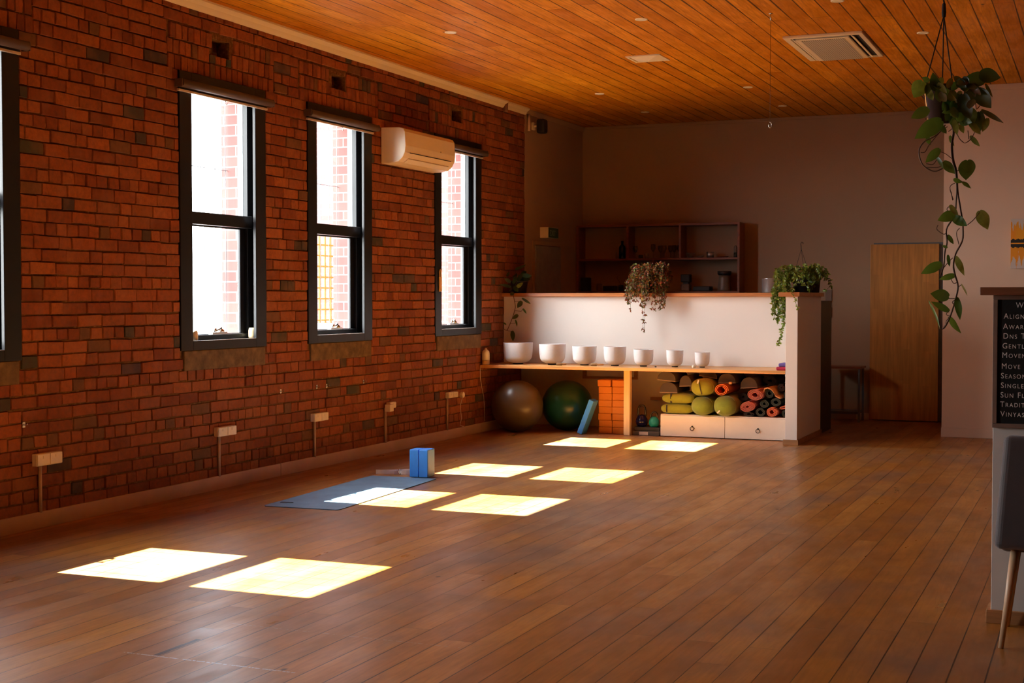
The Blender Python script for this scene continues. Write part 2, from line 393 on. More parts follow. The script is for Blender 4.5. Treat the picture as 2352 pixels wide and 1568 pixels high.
VENTS = [(a + .44, a + .68, 3.385, 3.515) for a, b in WIN]
opening = [(a - .005, b + .005, 1.10, 3.20) for a, b in WIN]
mb = MB(); mb.cm = 0
wall_cells(mb, -.13, -.012, -3, YB, 0, ZC, opening + VENTS)
mb.cm = 2
wall_cells(mb, -.36, -.13, -3, YB, 0, ZC, [(a + .10, b - .10, 1.06, 3.20) for a, b in WIN])
mb.cm = 1
H = .0868
rb = random.Random(5)
def tone():
    r = rb.random()
    if r < .04: return tuple(c * rb.uniform(.8, 1.2) for c in (.06, .052, .042))
    if r < .09: return (.17, .075, .03)
    k = rb.uniform(.84, 1.14)
    base = rb.choice([(.29, .070, .017), (.32, .080, .020), (.26, .064, .019), (.37, .105, .027), (.23, .052, .016), (.32, .090, .026)])
    return tuple(c * k for c in base)
def brick(y0, y1, z0, z1):
    if y1 - y0 < .02 or z1 - z0 < .02: return
    j = lambda s=.0042: rb.uniform(-s, s)
    d = rb.uniform(-.004, .005); gp = rb.uniform(.0022, .0050)
    mb.col = tone()
    B = [(y0 + gp + j(), z0 + gp + j()), (y1 - gp + j(), z0 + gp + j()), (y1 - gp + j(), z1 - gp + j()), (y0 + gp + j(), z1 - gp + j())]
    cy = sum(p[0] for p in B) / 4; cz = sum(p[1] for p in B) / 4; e = .0045
    F = [(p[0] + (e if p[0] < cy else -e), p[1] + (e if p[1] < cz else -e)) for p in B]
    Q = [(p[0] + (e * .35 if p[0] < cy else -e * .35), p[1] + (e * .35 if p[1] < cz else -e * .35)) for p in B]
    vs = [(-.014, *p) for p in B] + [(d - .005, *p) for p in Q] + [(d, *p) for p in F]
    fs = [(0, 1, 5, 4), (1, 2, 6, 5), (2, 3, 7, 6), (3, 0, 4, 7), (4, 5, 9, 8), (5, 6, 10, 9), (6, 7, 11, 10), (7, 4, 8, 11), (8, 9, 10, 11)]
    mb.add(vs, fs, False)
sold = [(a - .14, b + .14, 3.20, 3.20 + 3 * .116) for a, b in WIN]
sillr = [(a + .03, b - .03, .945, 1.10) for a, b in WIN]
nex = opening + VENTS + sold + sillr
nrow = int(ZC / H) + 1
for row in range(nrow):
    z0 = row * H; z1 = min(ZC - .002, z0 + H)
    blocks = sorted((e[0], e[1]) for e in nex if e[2] < z1 - .02 and e[3] > z0 + .02)
    header = row % 4 == 2
    y = -3 + (rb.uniform(0, .24))
    cuts = [-3.0, y]
    while y < YB:
        if header: y += rb.uniform(.105, .125)
        else: y += rb.choice([.24, .24, .24, .24, .235, .245, .12]) + rb.uniform(-.006, .006)
        cuts.append(min(y, YB))
    free = []; cur = -3.0
    for a, b in blocks:
        if a > cur: free.append((cur, a))
        cur = max(cur, b)
    if cur < YB: free.append((cur, YB))
    # a course that only partly overlaps an opening keeps its clear height
    for a, b in free:
        cs = [a] + [c for c in cuts if a + .05 < c < b - .05] + [b]
        for p, q in zip(cs, cs[1:]): brick(p, q, z0, z1)
    for e in nex:       # slivers of course left above / below an opening
        if e[2] < z1 - .02 and e[3] > z0 + .02:
            for zz0, zz1 in ((z0, e[2]), (e[3], z1)):
                if zz1 - zz0 > .03 and not any(o is not e and o[0] < (e[0] + e[1]) / 2 < o[1] and o[2] < (zz0 + zz1) / 2 < o[3] for o in nex):
                    y = e[0]
                    while y < e[1] - .01:
                        w = min(.24, e[1] - y); brick(y, y + w, zz0, zz1); y += w
for (a, b, z0, z1), vt in zip(sold, VENTS):     # rows of bricks on edge over each window
    for k in range(3):
        y = a + rb.uniform(0, .03); zz = z0 + k * .116
        while y < b:
            w = rb.uniform(.07, .082); w = min(w, b - y)
            z_hi = zz + .114
            if not (y + w > vt[0] and y < vt[1] and z_hi > vt[2] and zz < vt[3]): brick(y, y + w, zz, z_hi)
            elif zz < vt[2] - .03: brick(y, y + w, zz, vt[2])
            y += w
mb.col = (1, 1, 1)
struct(mb.build('wall_left', [M['mortar'], M['brick'], M['outbrick']]))
struct(MB().box(-.36, 0.0, YB, 17.6, 0, ZC).build('wall_left_kitchen', M['kplaster_shade']))
struct(MB().box(-.36, 10, 17.6, 17.75, 0, ZC).build('wall_back', M['kplaster_shade']))
struct(MB().box(4.80, 10, 15.75, 17.6, 0, ZC).build('wall_right_return', M['plaster']))
struct(MB().box(9.6, 9.75, -3, 15.75, 0, ZC).build('wall_right', M['farwall']))  # unseen right and front walls, coloured dark to hold down bounced light
struct(MB().box(-.36, 10, -3.15, -3, 0, ZC).build('wall_front', M['farwall']))
# skirting, cornices
m = MB(); m.box(0, .02, -3, 10.1, 0, .105); m.box(0, .02, 10.106, 14.25, 0, .105); m.box(0, .018, 14.256, 15.44, 0, .105)
struct(m.build('baseboard_left', M['skirt'], bevel=.003))
struct(MB().box(4.795, 9.6, 15.735, 15.75, 0, .10).build('baseboard_right', M['plaster'], bevel=.003))
struct(MB().box(3.6, 4.8, 17.585, 17.6, 0, .08).build('baseboard_back', M['plaster'], bevel=.003))
m = MB(); prof = [(0, 3.685), (.018, 3.685), (.03, 3.70), (.045, 3.722), (.07, 3.735), (.085, 3.745), (.085, 3.76), (0, 3.76)]
m.prism(prof, -3, 14.88); m.prism([(u * .8, w) for u, w in prof], 14.96, 15.57)
struct(m.build('trim_1', M['cornice']))
m = MB(); m.prism([(0, 3.70), (.012, 3.70), (.04, 3.745), (.04, 3.76), (0, 3.76)], 15.572, 17.6)
m.box(0, 4.8, 17.575, 17.6, 3.72, 3.76); struct(m.build('trim_3', M['kplaster_shade'], bevel=.006))
m = MB(); m.box(4.8, 9.6, 15.725, 15.75, 3.70, 3.76)
struct(m.build('trim_2', M['plaster'], bevel=.006))
tag(MB().cyl((.03, 14.92, 3.64), (.03, 14.92, 3.76), .026, 14).build('pipe_stub', M['deskw'], origin=(.03, 14.92, 3.7)), 'short brown pipe stub in the gap of the cream cornice', 'pipe')

# ------------------------------------------------------------------ windows
def window(k, a, b):
    w = struct(bpy.data.objects.new('window_%d' % k, None)); COL.objects.link(w); w.location = (-.04, (a + b) / 2, 1.1)
    def ring(mb, y0, y1, z0, z1, wy, wb, wt, x0, x1):
        mb.box(x0, x1, y0, y0 + wy, z0, z1); mb.box(x0, x1, y1 - wy, y1, z0, z1)
        mb.box(x0, x1, y0 + wy, y1 - wy, z0, z0 + wb); mb.box(x0, x1, y0 + wy, y1 - wy, z1 - wt, z1)
    zt = 3.205
    m = MB(); ring(m, a, b, 1.10, zt, .152, .07, .10, -.02, .006)                  # flat face frame
    m.build('face_frame', M['frame'], w, bevel=.003)
    m = MB(); ring(m, a, b, 1.10, zt, .027, .06, .08, -.13, -.018)                 # lining
    m.build('frame', M['frame'], w)
    m = MB(); ring(m, a + .027, b - .027, 1.15, 3.13, .076, .06, .03, -.15, -.105)
    m.box(-.15, -.060, a + .103, b - .103, 2.07, 2.165)
    m.build('fixed_frame', M['frame'], w, bevel=.003)
    m = MB(); ring(m, a + .060, b - .060, 1.10, 3.18, .043, .10, .08, -.20, -.151)
    m.box(-.20, -.151, a + .103, b - .103, 2.08, 2.155)
    m.build('outer_frame', M['outframe'], w)
    m = MB(); ring(m, a + .103, b - .103, 1.205, 2.07, .075, .012, .012, -.150, -.130)
    m.build('sash', M['frame'], w, bevel=.003)
    MB().box(-.147, -.143, a + .103, b - .103, 2.165, 3.10).build('pane', M['glass'], w)
    MB().box(-.157, -.153, a + .178, b - .178, 1.215, 2.06).build('pane', M['glass'], w)
    m = MB()                                                       # chain winder on the sash sill
    cy = a + .60; zz = 1.212
    m.box(-.10, -.06, cy - .10, cy + .10, zz, zz + .018)
    m.lathe([(.0, 0), (.03, 0), (.03, .014), (.012, .03), (.012, .045), (0, .045)], -.075, cy + .03, zz + .015, 16)
    m.tube([(-.07, cy + .03, zz + .045), (-.05, cy + .0, zz + .05), (-.045, cy - .05, zz + .035), (-.045, cy - .09, zz + .03)], .007, 8)
    m.lathe([(.0, 0), (.012, 0), (.012, .03), (0, .03)], -.045, cy - .09, zz + .02, 12)
    m.build('winder', M['steel'], w)
    m = MB(); m.box(-.012, .004, a + .14, b - .14, 1.1695, 1.173); m.build('sill_strip', M['steel'], w)
    m = MB(); m.box(-.105, -.100, b - .20, b - .185, 2.10, 2.125); m.build('catch', M['steel'], w)
    m = MB()
    for i in range(7):
        y = a + .13 + i * (b - a - .26) / 6
        m.cyl((-.30, y, 1.06), (-.30, y, 3.22), .003, 6)
    m.cyl((-.30, a + .07, 2.55), (-.30, b - .07, 2.55), .003, 6)
    m.build('bar', M['grey'], w)
    # exterior reveal lining and render under the arch
    sl = MB().box(-.012, .012, a + .03, b - .03, .948, 1.098).build('outer_ledge', M['conc'], w, bevel=.006)
    sl.name = 'window_ledge'
for k, (a, b) in enumerate(WIN): window(k + 1, a, b)

# roller blinds over each window
def blind(a, b, label):
    y0, y1 = a - .05, b + .02
    t = thing('roller_blind', label, 'blind', (.055, (a + b) / 2, 3.1), 'roller blinds above the brick wall windows')
    MB().cyl((.055, y0, 3.10), (.055, y1, 3.10), .031, 24).build('tube', M['tube'], t)
    m = MB(); m.box(.018, .025, y0 + .03, y1 - .03, 3.056, 3.10); m.build('fabric', M['bfab'], t)
    MB().box(.012, .034, y0 + .005, y1 - .03, 3.042, 3.060).build('hem_bar', M['hem'], t, bevel=.003)
    for y in (y0 - .012, y1):
        MB().box(.006, .075, y, y + .012, 3.07, 3.13).build('bracket', M['tube'], t, bevel=.003)
    m = MB(); yc = (a + b) / 2 - .02
    m.tube([(.036, yc + .012 * math.cos(q), 3.028 + .016 * math.sin(q)) for q in [i * math.pi / 6 for i in range(13)]], .0025, 6)
    m.build('pull_ring', M['steel'], t)
blind(*WIN[1], 'dark roller blind on the window cut off at the left edge')
blind(*WIN[2], 'rolled-up dark roller blind above the nearest whole window')
blind(*WIN[3], 'rolled-up dark roller blind touching the left end of the air conditioner')
blind(*WIN[4], 'rolled-up dark roller blind partly hidden behind the air conditioner')

# things on the window frames
def waxblock(y, label, w=.055, h=.09):
    m = MB(); m.smooth = True
    m.lathe([(0, 0), (w * .55, 0), (w * .6, h * .2), (w * .58, h * .8), (w * .48, h), (0, h)], -.055, y, 1.165, 20)
    tag(m.build('candle', M['wax'], origin=(-.075, y, 1.17)), label, 'candle')
waxblock(9.00, 'stubby yellow candle at the left end of the window sill', .045, .085)
waxblock(9.80, 'pale wax candle at the right end of the window sill', .055, .09)
t = thing('fastener_tag', 'cream plastic tag with a loop on the farthest window frame', 'tag', (.007, 13.2, 1.57))
MB().box(.007, .026, 13.18, 13.235, 1.565, 1.72).build('body', M['cream'], t, bevel=.008)
m = MB(); m.tube([(.016, 13.19, 1.718), (.016, 13.19, 1.78), (.016, 13.208, 1.795), (.016, 13.226, 1.78), (.016, 13.226, 1.718)], .007, 8); m.build('loop', M['cream'], t)

# split air conditioner
t = thing('air_conditioner', 'cream split air conditioner high on the brick wall between windows', 'air conditioner', (.01, 12.48, 2.79))
pf = [(.006, 3.13), (.20, 3.125), (.245, 3.11), (.262, 3.08), (.27, 2.95), (.262, 2.885), (.235, 2.835), (.19, 2.80), (.10, 2.785), (.006, 2.785)]
MB().prism(pf, 11.93, 13.04, 'y').build('body', M['acw'], t, bevel=.006)
m = MB(); m.prism([(.2655, 2.888), (.2645, 2.882), (.258, 2.882), (.258, 2.888)], 12.03, 12.95); m.build('air_outlet', M['dark'], t)
m = MB(); m.prism([(.243, 2.828), (.193, 2.793), (.185, 2.797), (.238, 2.838)], 12.04, 12.94); m.build('louvre', M['acw'], t)
m = MB(); m.lathe([(0, 0), (.008, 0), (.008, .003), (0, .003)], .267, 12.70, 2.955, 12, Matrix.Rotation(R(90), 4, 'Y')); m.build('indicator', M['dark'], t)

# power points and conduits
def outlet(y0, y1, z0, z1, yc, label, n=2):
    t = thing('power_point', label, 'power point', (0, y0, z0), 'power points along the brick wall')
    MB().box(0, .042, y0, y1, z0, z1).build('housing', M['outlet'], t, bevel=.004)
    w = (y1 - y0) / n
    for i in range(n):
        MB().box(.042, .047, y0 + i * w + .004, y0 + (i + 1) * w - .004, z0 + .004, z1 - .004).build('faceplate', M['outlet'], t, bevel=.002)
    for i in range(n):
        MB().box(.047, .051, y0 + (i + .5) * w - .009, y0 + (i + .5) * w + .009, z1 - .032, z1 - .014).build('switch', M['outlet'], t, bevel=.001)
    MB().cyl((.014, yc, .10), (.014, yc, z0 + .01), .0115, 12).build('conduit', M['conduit'], t)
    return t
outlet(7.145, 7.385, .408, .488, 7.205, 'double power point nearest the camera, lowest left on the brick wall')
outlet(9.165, 9.415, .415, .489, 9.215, 'double power point on the brick below the nearest whole window')
outlet(10.615, 10.855, .414, .487, 10.665, 'double power point catching light below the middle window')
outlet(12.03, 12.155, .43, .49, 11.985, 'small power point with a square plug fitted on its left', 1)
outlet(13.36, 13.585, .44, .503, 13.375, 'power point with a white plug and trailing cord near the baseboard corner')
t = thing('plug_adapter', 'square cream plug pushed against the small power point', 'plug', (.05, 11.99, .405))
MB().box(.0275, .085, 11.950, 12.0285, .405, .475).build('body', M['outlet'], t, bevel=.005)
t = thing('plug', 'white round plug with thin cord in the farthest power point', 'plug', (.06, 13.59, .46))
MB().cyl((.052, 13.63, .462), (.09, 13.63, .462), .03, 20).build('body', M['outlet'], t, bevel=.003)
MB().tube([(.08, 13.62, .44), (.05, 13.63, .36), (.03, 13.68, .28), (.03, 13.70, .2), (.03, 13.66, .13), (.035, 13.75, .11)], .004, 6).build('cord', M['outlet'], t)
for i, (y, z, lb) in enumerate([(7.07, .685, 'small metal hook in the brick near the left edge'), (10.13, .714, 'small metal hook in the brick left of the middle window sill'),
        (10.72, .716, 'small metal hook below the left of the middle window ledge'), (10.89, .714, 'small metal hook below the middle of the middle window ledge'), (11.57, .715, 'small metal hook in the brick right of the middle window ledge')]):
    m = MB(); m.box(0, .006, y - .012, y + .012, z - .018, z + .018); m.tube([(.004, y, z), (.03, y, z - .004), (.035, y, z + .014)], .004, 6)
    tag(m.build('wall_hook', M['steel'], origin=(0, y, z)), lb, 'hook', 'small hooks in the brick wall')

# ------------------------------------------------------------------ ceiling fittings
def downlight(x, y, label):
    t = thing('downlight', label, 'downlight', (x, y, ZC), 'recessed downlights')
    m = MB(); m.lathe([(.036, 0), (.038, -.006), (.050, -.006), (.053, 0)], x, y, ZC, 28, closed=False); m.build('rim', M['downl'], t)
    m = MB(); m.lathe([(0, -.003), (.037, -.004)], x, y, ZC, 24, closed=False); m.build('lens', M['downl'], t)
downlight(1.244, 10.87, 'round white downlight nearest the brick wall cornice, unlit')
downlight(2.91, 10.964, 'round white downlight near the top edge, left of the hanging wire')
downlight(4.949, 12.449, 'round white downlight right of the ceiling cassette')
downlight(1.227, 14.758, 'small white downlight in the far left of the ceiling')
downlight(2.855, 14.92, 'small white downlight left of the hanging wire, above the kitchen bench')
downlight(2.887, 16.525, 'faint downlight closest to the back wall, right of the middle')
downlight(1.236, 16.419, 'faint downlight closest to the back wall, left of the middle')
downlight(4.50, 10.86, 'downlight cut off by the top edge of the picture')
# cassette
t = thing('ceiling_cassette', 'large cream ceiling cassette air unit with perforated grille', 'ceiling air unit', (4.15, 12.78, ZC))
m = MB(); m.box(3.81, 4.485, 12.15, 12.215, 3.738, ZC); m.box(3.81, 3.865, 12.215, 13.40, 3.738, ZC); m.box(4.445, 4.485, 12.215, 13.40, 3.738, ZC); m.box(3.865, 4.445, 13.375, 13.40, 3.738, ZC)
m.build('frame', M['acw'], t, bevel=.004)
MB().box(3.865, 4.445, 12.215, 13.375, 3.752, 3.758).build('inner_void', M['dark'], t)
m = MB(); m.box(3.90, 4.36, 12.245, 13.365, 3.728, 3.745); m.build('panel', M['acw'], t, bevel=.006)
MB().box(3.945, 4.315, 12.27, 13.35, 3.7245, 3.7285).build('grille', M['grille'], t)
for y0, y1 in ((12.25, 12.77), (12.80, 13.35)):
    m = MB(); m.prism([(4.375, 3.742), (4.40, 3.730), (4.405, 3.733), (4.38, 3.746)], y0, y1); m.build('louvre', M['acw'], t)
for y0, y1 in ((12.25, 13.35),):
    m = MB(); m.prism([(3.87, 3.742), (3.892, 3.732), (3.895, 3.735), (3.874, 3.746)], y0, y1); m.build('louvre', M['acw'], t)
# square diffuser
t = thing('ceiling_vent', 'small square cream ceiling diffuser with sloping vanes', 'vent', (2.41, 12.74, ZC))
def sq(mb, cx, cy, h0, z0, h1, z1):
    P = [(-1, -1), (1, -1), (1, 1), (-1, 1)]
    mb.add([(cx + a * h0, cy + b * h0, z0) for a, b in P] + [(cx + a * h1, cy + b * h1, z1) for a, b in P], [(i, (i + 1) % 4, 4 + (i + 1) % 4, 4 + i) for i in range(4)], False)
m = MB(); sq(m, 2.41, 12.745, .168, 3.76, .168, 3.75); sq(m, 2.41, 12.745, .168, 3.75, .145, 3.748); sq(m, 2.41, 12.745, .145, 3.748, .145, 3.757)
m.build('frame', M['acw'], t)
m = MB(); sq(m, 2.41, 12.745, .143, 3.757, .0, 3.725); m.build('vane', M['acw'], t)
# thin wire with hook
t = thing('hanging_wire', 'thin bare wire hanging from the boards with an empty metal hook', 'wire', (3.93, 11.13, ZC))
MB().cyl((3.93, 11.13, 2.90), (3.93, 11.13, 3.72), .0015, 6).build('wire', M['stem'], t)
m = MB(); m.cyl((3.93, 11.13, 3.70), (3.93, 11.13, 3.76), .004, 8); m.cyl((3.915, 11.13, 3.757), (3.945, 11.13, 3.757), .004, 8); m.build('eyelet', M['steel'], t)
m = MB(); m.tube([(3.93 + .012 * math.sin(q), 11.13, 2.875 + .022 * math.cos(q)) for q in [i * math.pi / 8 for i in range(14)]], .003, 8)
m.tube([(3.93, 11.13, 2.90), (3.93, 11.13, 2.893)], .003, 6); m.build('hook', M['steel'], t)

# ------------------------------------------------------------------ half wall with bench
t = thing('half_wall', 'white half wall with timber cap and a projecting end wing', 'half wall', (1.7, 14.95, 0))
MB().box(0, 3.42, 14.93, 15.03, .757, 1.514).build('panel', M['half'], t)
MB().box(0, 3.42, 15.46, 15.54, 0, .72).build('back_panel', M['half'], t)
m = MB(); m.box(3.415, 3.537, 14.25, 15.54, 0.0, 1.514); m.build('wing', M['half'], t, bevel=.002)
m = MB(); m.box(0, 3.36, 14.87, 15.56, 1.515, 1.556); m.box(3.35, 3.565, 14.20, 15.56, 1.5145, 1.557); m.build('cap', M['capw'], t, bevel=.004)
m = MB(); m.box(3.398, 3.553, 14.234, 14.25, 0, .055); m.box(3.537, 3.553, 14.25, 15.54, 0, .055); m.build('skirting', M['skirtw'], t, bevel=.002)
tag(MB().box(3.00, 3.535, 15.56, 16.2, 0, 1.47).build('kitchen_cabinet', M['dark'], bevel=.004, origin=(3.3, 15.9, 0)), 'dark kitchen cabinet behind the right end of the half wall', 'cabinet')
t = thing('bench_shelf', 'long orange pine shelf board under the white half wall on one post', 'shelf', (1.7, 14.6, .72))
MB().box(0.0, 3.414, 14.25, 15.45, .722, .755).build('board', M['pine'], t, bevel=.003)
MB().box(1.580, 1.650, 14.565, 14.635, 0, .722).build('post', M['pinev'], t, bevel=.003)
t = thing('wooden_frame', 'small timber batten frame on the wall under the shelf', 'frame', (1.13, 15.45, .55))
m = MB(); m.box(.79, .83, 15.43, 15.46, .56, .72); m.box(1.42, 1.46, 15.43, 15.46, .56, .72); m.box(.83, 1.42, 15.43, 15.46, .56, .585); m.build('batten', M['skirtw'], t)
tag(MB().box(1.62, 1.80, 15.42, 15.46, .33, .365).build('wood_block', M['skirtw'], bevel=.003, origin=(1.7, 15.44, .35)), 'short timber batten on the wall behind the navy kettlebell', 'batten')

# crystal bowls
def crystal(x0, x1, h, label, y=14.6):
    cx = (x0 + x1) / 2; r = (x1 - x0) / 2; z0 = .765
    t = thing('singing_bowl', label, 'bowl', (cx, y, .755), 'white crystal bowls in a row on the shelf')
    th = .006; pr = []
    for i in range(8):
        a = i / 7 * math.pi / 2
        pr.append((r * .93 * math.sin(a) ** .8 if i else 0.0, h * .34 * (1 - math.cos(a))))
    pr += [(r * .97, h * .55), (r, h * .98), (r, h), (r - th, h), (r - th * 1.3, h * .55)]
    for i in range(7, -1, -1):
        a = i / 7 * math.pi / 2
        pr.append(((r * .93 * math.sin(a) ** .8 - th) if i else 0.0, h * .34 * (1 - math.cos(a)) + th))
    m = MB(); m.lathe(pr, cx, y, z0, 48, closed=False); m.build('bowl', M['bowl'], t)
    m = MB(); m.lathe([(r * .22, 0), (r * .34, 0), (r * .36, .008), (r * .30, .013), (r * .22, .010)], cx, y, .755, 28, closed=False); m.build('base_ring', M['ring'], t)
crystal(.150, .485, .232, 'largest white crystal bowl, at the left end of the row')
crystal(.582, .884, .222, 'second largest white crystal bowl, right of the largest')
crystal(.977, 1.248, .203, 'third white crystal bowl counted from the left')
crystal(1.344, 1.591, .203, 'middle white crystal bowl, just left of the post')
crystal(1.685, 1.903, .178, 'white crystal bowl just right of the post below')
crystal(2.055, 2.239, .174, 'second smallest white crystal bowl, left of the smallest')
crystal(2.369, 2.532, .156, 'smallest white crystal bowl, at the right end of the row')
def mallet(x, y, a, L, label):
    t = thing('mallet', label, 'mallet', (x, y, .755))
    d = Vector((math.cos(a), math.sin(a), 0)); p = Vector((x, y, .771)); q = p + d * L
    MB().cyl(p, q, .009, 12).build('stick', M['tan'], t)
    MB().cyl(p - d * .03, p + d * .035, .016, 16).build('head', M['mallet'], t, bevel=.003)
mallet(1.255, 14.50, R(10), .11, 'short brown mallet lying between the third and middle bowls')
mallet(.86, 14.47, R(20), .08, 'small mallet lying beside the second bowl')
m = MB(); m.lathe([(0, 0), (.018, .004), (.024, .018), (.018, .032), (0, .036)], 2.395, 14.46, .755, 20)
tag(m.build('mallet_ball', M['tagw'], origin=(2.395, 14.46, .755)), 'pale round mallet head in front of the smallest bowl', 'mallet')
m = MB(); m.lathe([(0, 0), (.010, .002), (.012, .01), (0, .018)], 1.98, 14.44, .755, 12)
tag(m.build('pebble', M['dark'], origin=(1.98, 14.44, .755)), 'tiny dark bead on the shelf beside the sixth bowl', 'bead')
# folded cloths
for i, (z, mt, lb, w) in enumerate([(.756, 'red', 'crimson folded cloth at the right end of the shelf, lowest', .10), (.793, 'purple', 'purple folded cloth lying on top of the crimson one', .075)]):
    m = MB(); m.box(3.40 - w, 3.405, 14.33, 14.55, z, z + .036)
    tag(m.build('folded_cloth', M[mt], bevel=.014, seg=3, origin=(3.35, 14.4, z)), lb, 'cloth')
# diffuser with cord
t = thing('diffuser', 'white bottle shaped aroma diffuser at the left end of the shelf', 'diffuser', (.052, 14.30, .755))
m = MB(); m.lathe([(0, 0), (.040, 0), (.043, .008), (.043, .05)], .052, 14.30, .755, 28); m.build('base', M['cream'], t)
m = MB(); m.lathe([(.043, .052), (.043, .125), (.038, .148), (.022, .165), (.013, .172), (.011, .185), (0, .186)], .052, 14.30, .755, 28); m.build('cover', M['white'], t)
MB().tube([(.02, 14.24, .75), (.012, 14.235, .70), (.01, 14.245, .6), (.012, 14.28, .5), (.012, 14.33, .4), (.012, 14.35, .28), (.02, 14.34, .12)], .003, 6).build('cord', M['outlet'], t)

# exercise balls
def ball(cx, cy, r, mt, label, ym=None):
    t = thing('exercise_ball', label, 'exercise ball', (cx, cy, 0))
    m = MB(); pr = [(r * math.sin(math.pi * i / 40), r - r * math.cos(math.pi * i / 40) * .985) for i in range(41)]
    m.lathe([(max(a, 0), max(b, 0.003)) for a, b in pr], cx, cy, 0, 56, Matrix.Rotation(0, 4, 'Z'), closed=False); m.build('shell', mt, t)
    m = MB()
    for k in (-.10, -.06, .06, .10):
        rr = r * math.sqrt(1 - k * k) + .001
        m.lathe([(rr, k * r - .002), (rr + .0012, k * r), (rr, k * r + .002)], cx, cy, r, 56, Matrix.Rotation(R(70), 4, 'X') @ Matrix.Rotation(R(20), 4, 'Y'), closed=False)
    m.build('seam', mt, t)
ball(.350, 14.50, .290, M['gball'], 'large grey-brown exercise ball in the corner under the shelf')
ball(.812, 14.86, .285, M['grball'], 'dark green exercise ball beside the grey one under the shelf')

# orange bricks
bx = thing('yoga_block', '', 'yoga block', (1.335, 14.66, 0), 'orange yoga blocks stacked against the shelf post')
MB().box(1.257, 1.410, 14.66, 14.89, 0.0005, .0735).build('block', M['cork'], bx, bevel=.006)
rb2 = random.Random(2)
names = ['lowest', 'second from the floor', 'third from the floor', 'fourth from the floor', 'fifth from the floor', 'sixth from the floor', 'second from the top', 'topmost']
bx['label'] = 'orange yoga block, lowest of the left stack'
blk = bx.children[0]; bpy.data.objects.remove(bpy.data.objects[bx.name]); 
# a yoga block is a single mesh: the mesh itself is the thing
blk.parent = None; blk.name = 'yoga_block'; blk.location = (1.335, 14.66, 0)
tag(blk, 'orange yoga block, lowest of the left stack', 'yoga block', 'orange yoga blocks stacked against the shelf post')
for c in range(2):
    for k in range(8):
        if c == 0 and k == 0: continue
        o = blk.copy(); COL.objects.link(o)
        o.location = (1.335 + c * .160 + rb2.uniform(-.003, .003) + (-.012 if (c == 0 and k == 7) else 0), 14.66 + rb2.uniform(-.004, .004), k * .0745)
        o['label'] = 'orange yoga block, %s of the %s stack' % (names[k], 'right' if c else 'left')
# blue slab leaning on the bricks
ang = math.atan2(.36, .155)
M4 = Matrix.Translation((1.062, 14.62, .003)) @ Matrix.Rotation(-(math.pi / 2 - ang), 4, 'Y').inverted()
m = MB(); m.box(0, .058, 0, .16, 0, .395, Matrix.Translation((1.075, 14.46, .020)) @ Matrix.Rotation(R(21), 4, 'Y'))
tag(m.build('foam_slab', M['blue'], bevel=.005, origin=(1.06, 14.6, 0)), 'blue foam slab leaning against the left stack of orange blocks', 'foam slab')

# kettlebells on a grey case
t = thing('weight_case', 'low dark grey case with a paper label carrying the kettlebells', 'case', (1.815, 14.78, 0))
MB().box(1.665, 1.967, 14.62, 14.95, 0, .048).build('tray', M['case'], t, bevel=.004)
MB().box(1.672, 1.960, 14.65, 14.95, .048, .090).build('lid', M['dark'], t, bevel=.006)
MB().box(1.742, 1.842, 14.6165, 14.6195, .006, .040).build('label', M['label'], t)
def kettle(cx, cy, r, h, mt, label):
    z0 = .091
    t = thing('kettlebell', label, 'kettlebell', (cx, cy, z0))
    m = MB(); m.lathe([(0, 0), (r * .7, 0), (r * .93, r * .3), (r, r * .75), (r * .93, r * 1.2), (r * .7, r * 1.6), (r * .45, r * 1.85), (0, r * 1.95)], cx, cy, z0, 36); m.build('body', mt, t)
    pts = [(cx - r * .62, cy, z0 + r * 1.45), (cx - r * .66, cy, z0 + h * .78), (cx - r * .45, cy, z0 + h * .95), (cx, cy, z0 + h), (cx + r * .45, cy, z0 + h * .95), (cx + r * .66, cy, z0 + h * .78), (cx + r * .62, cy, z0 + r * 1.45)]
    MB().tube(pts, r * .19, 12).build('handle', M['iron'], t, subd=1)
kettle(1.727, 14.76, .066, .235, M['kblue'], 'navy blue kettlebell with a tall dark handle, the taller of two')
kettle(1.873, 14.74, .058, .165, M['kteal'], 'teal kettlebell with a short handle, the lower of two')

# white drawers
t = thing('drawer_unit', 'low white two-drawer cabinet under the right half of the shelf', 'drawer cabinet', (2.7, 14.9, 0))
MB().box(1.985, 3.412, 14.62, 15.40, .003, .243).build('body', M['white'], t, bevel=.002)
for x0, x1 in ((1.988, 2.697), (2.702, 3.410)):
    d = MB().box(x0, x1, 14.600, 14.62, .008, .232).build('drawer', M['white'], t, bevel=.002)
    cx = (x0 + x1) / 2
    m = MB(); m.tube([(cx + .020 * math.sin(q), 14.588, .097 - .020 * math.cos(q)) for q in [i * math.pi / 12 for i in range(25)]], .0035, 8)
    m.lathe([(0, 0), (.009, 0), (.009, .006), (0, .006)], cx, 14.600, .120, 14, Matrix.Rotation(R(90), 4, 'X'))
    m.build('ring_pull', M['iron'], d)

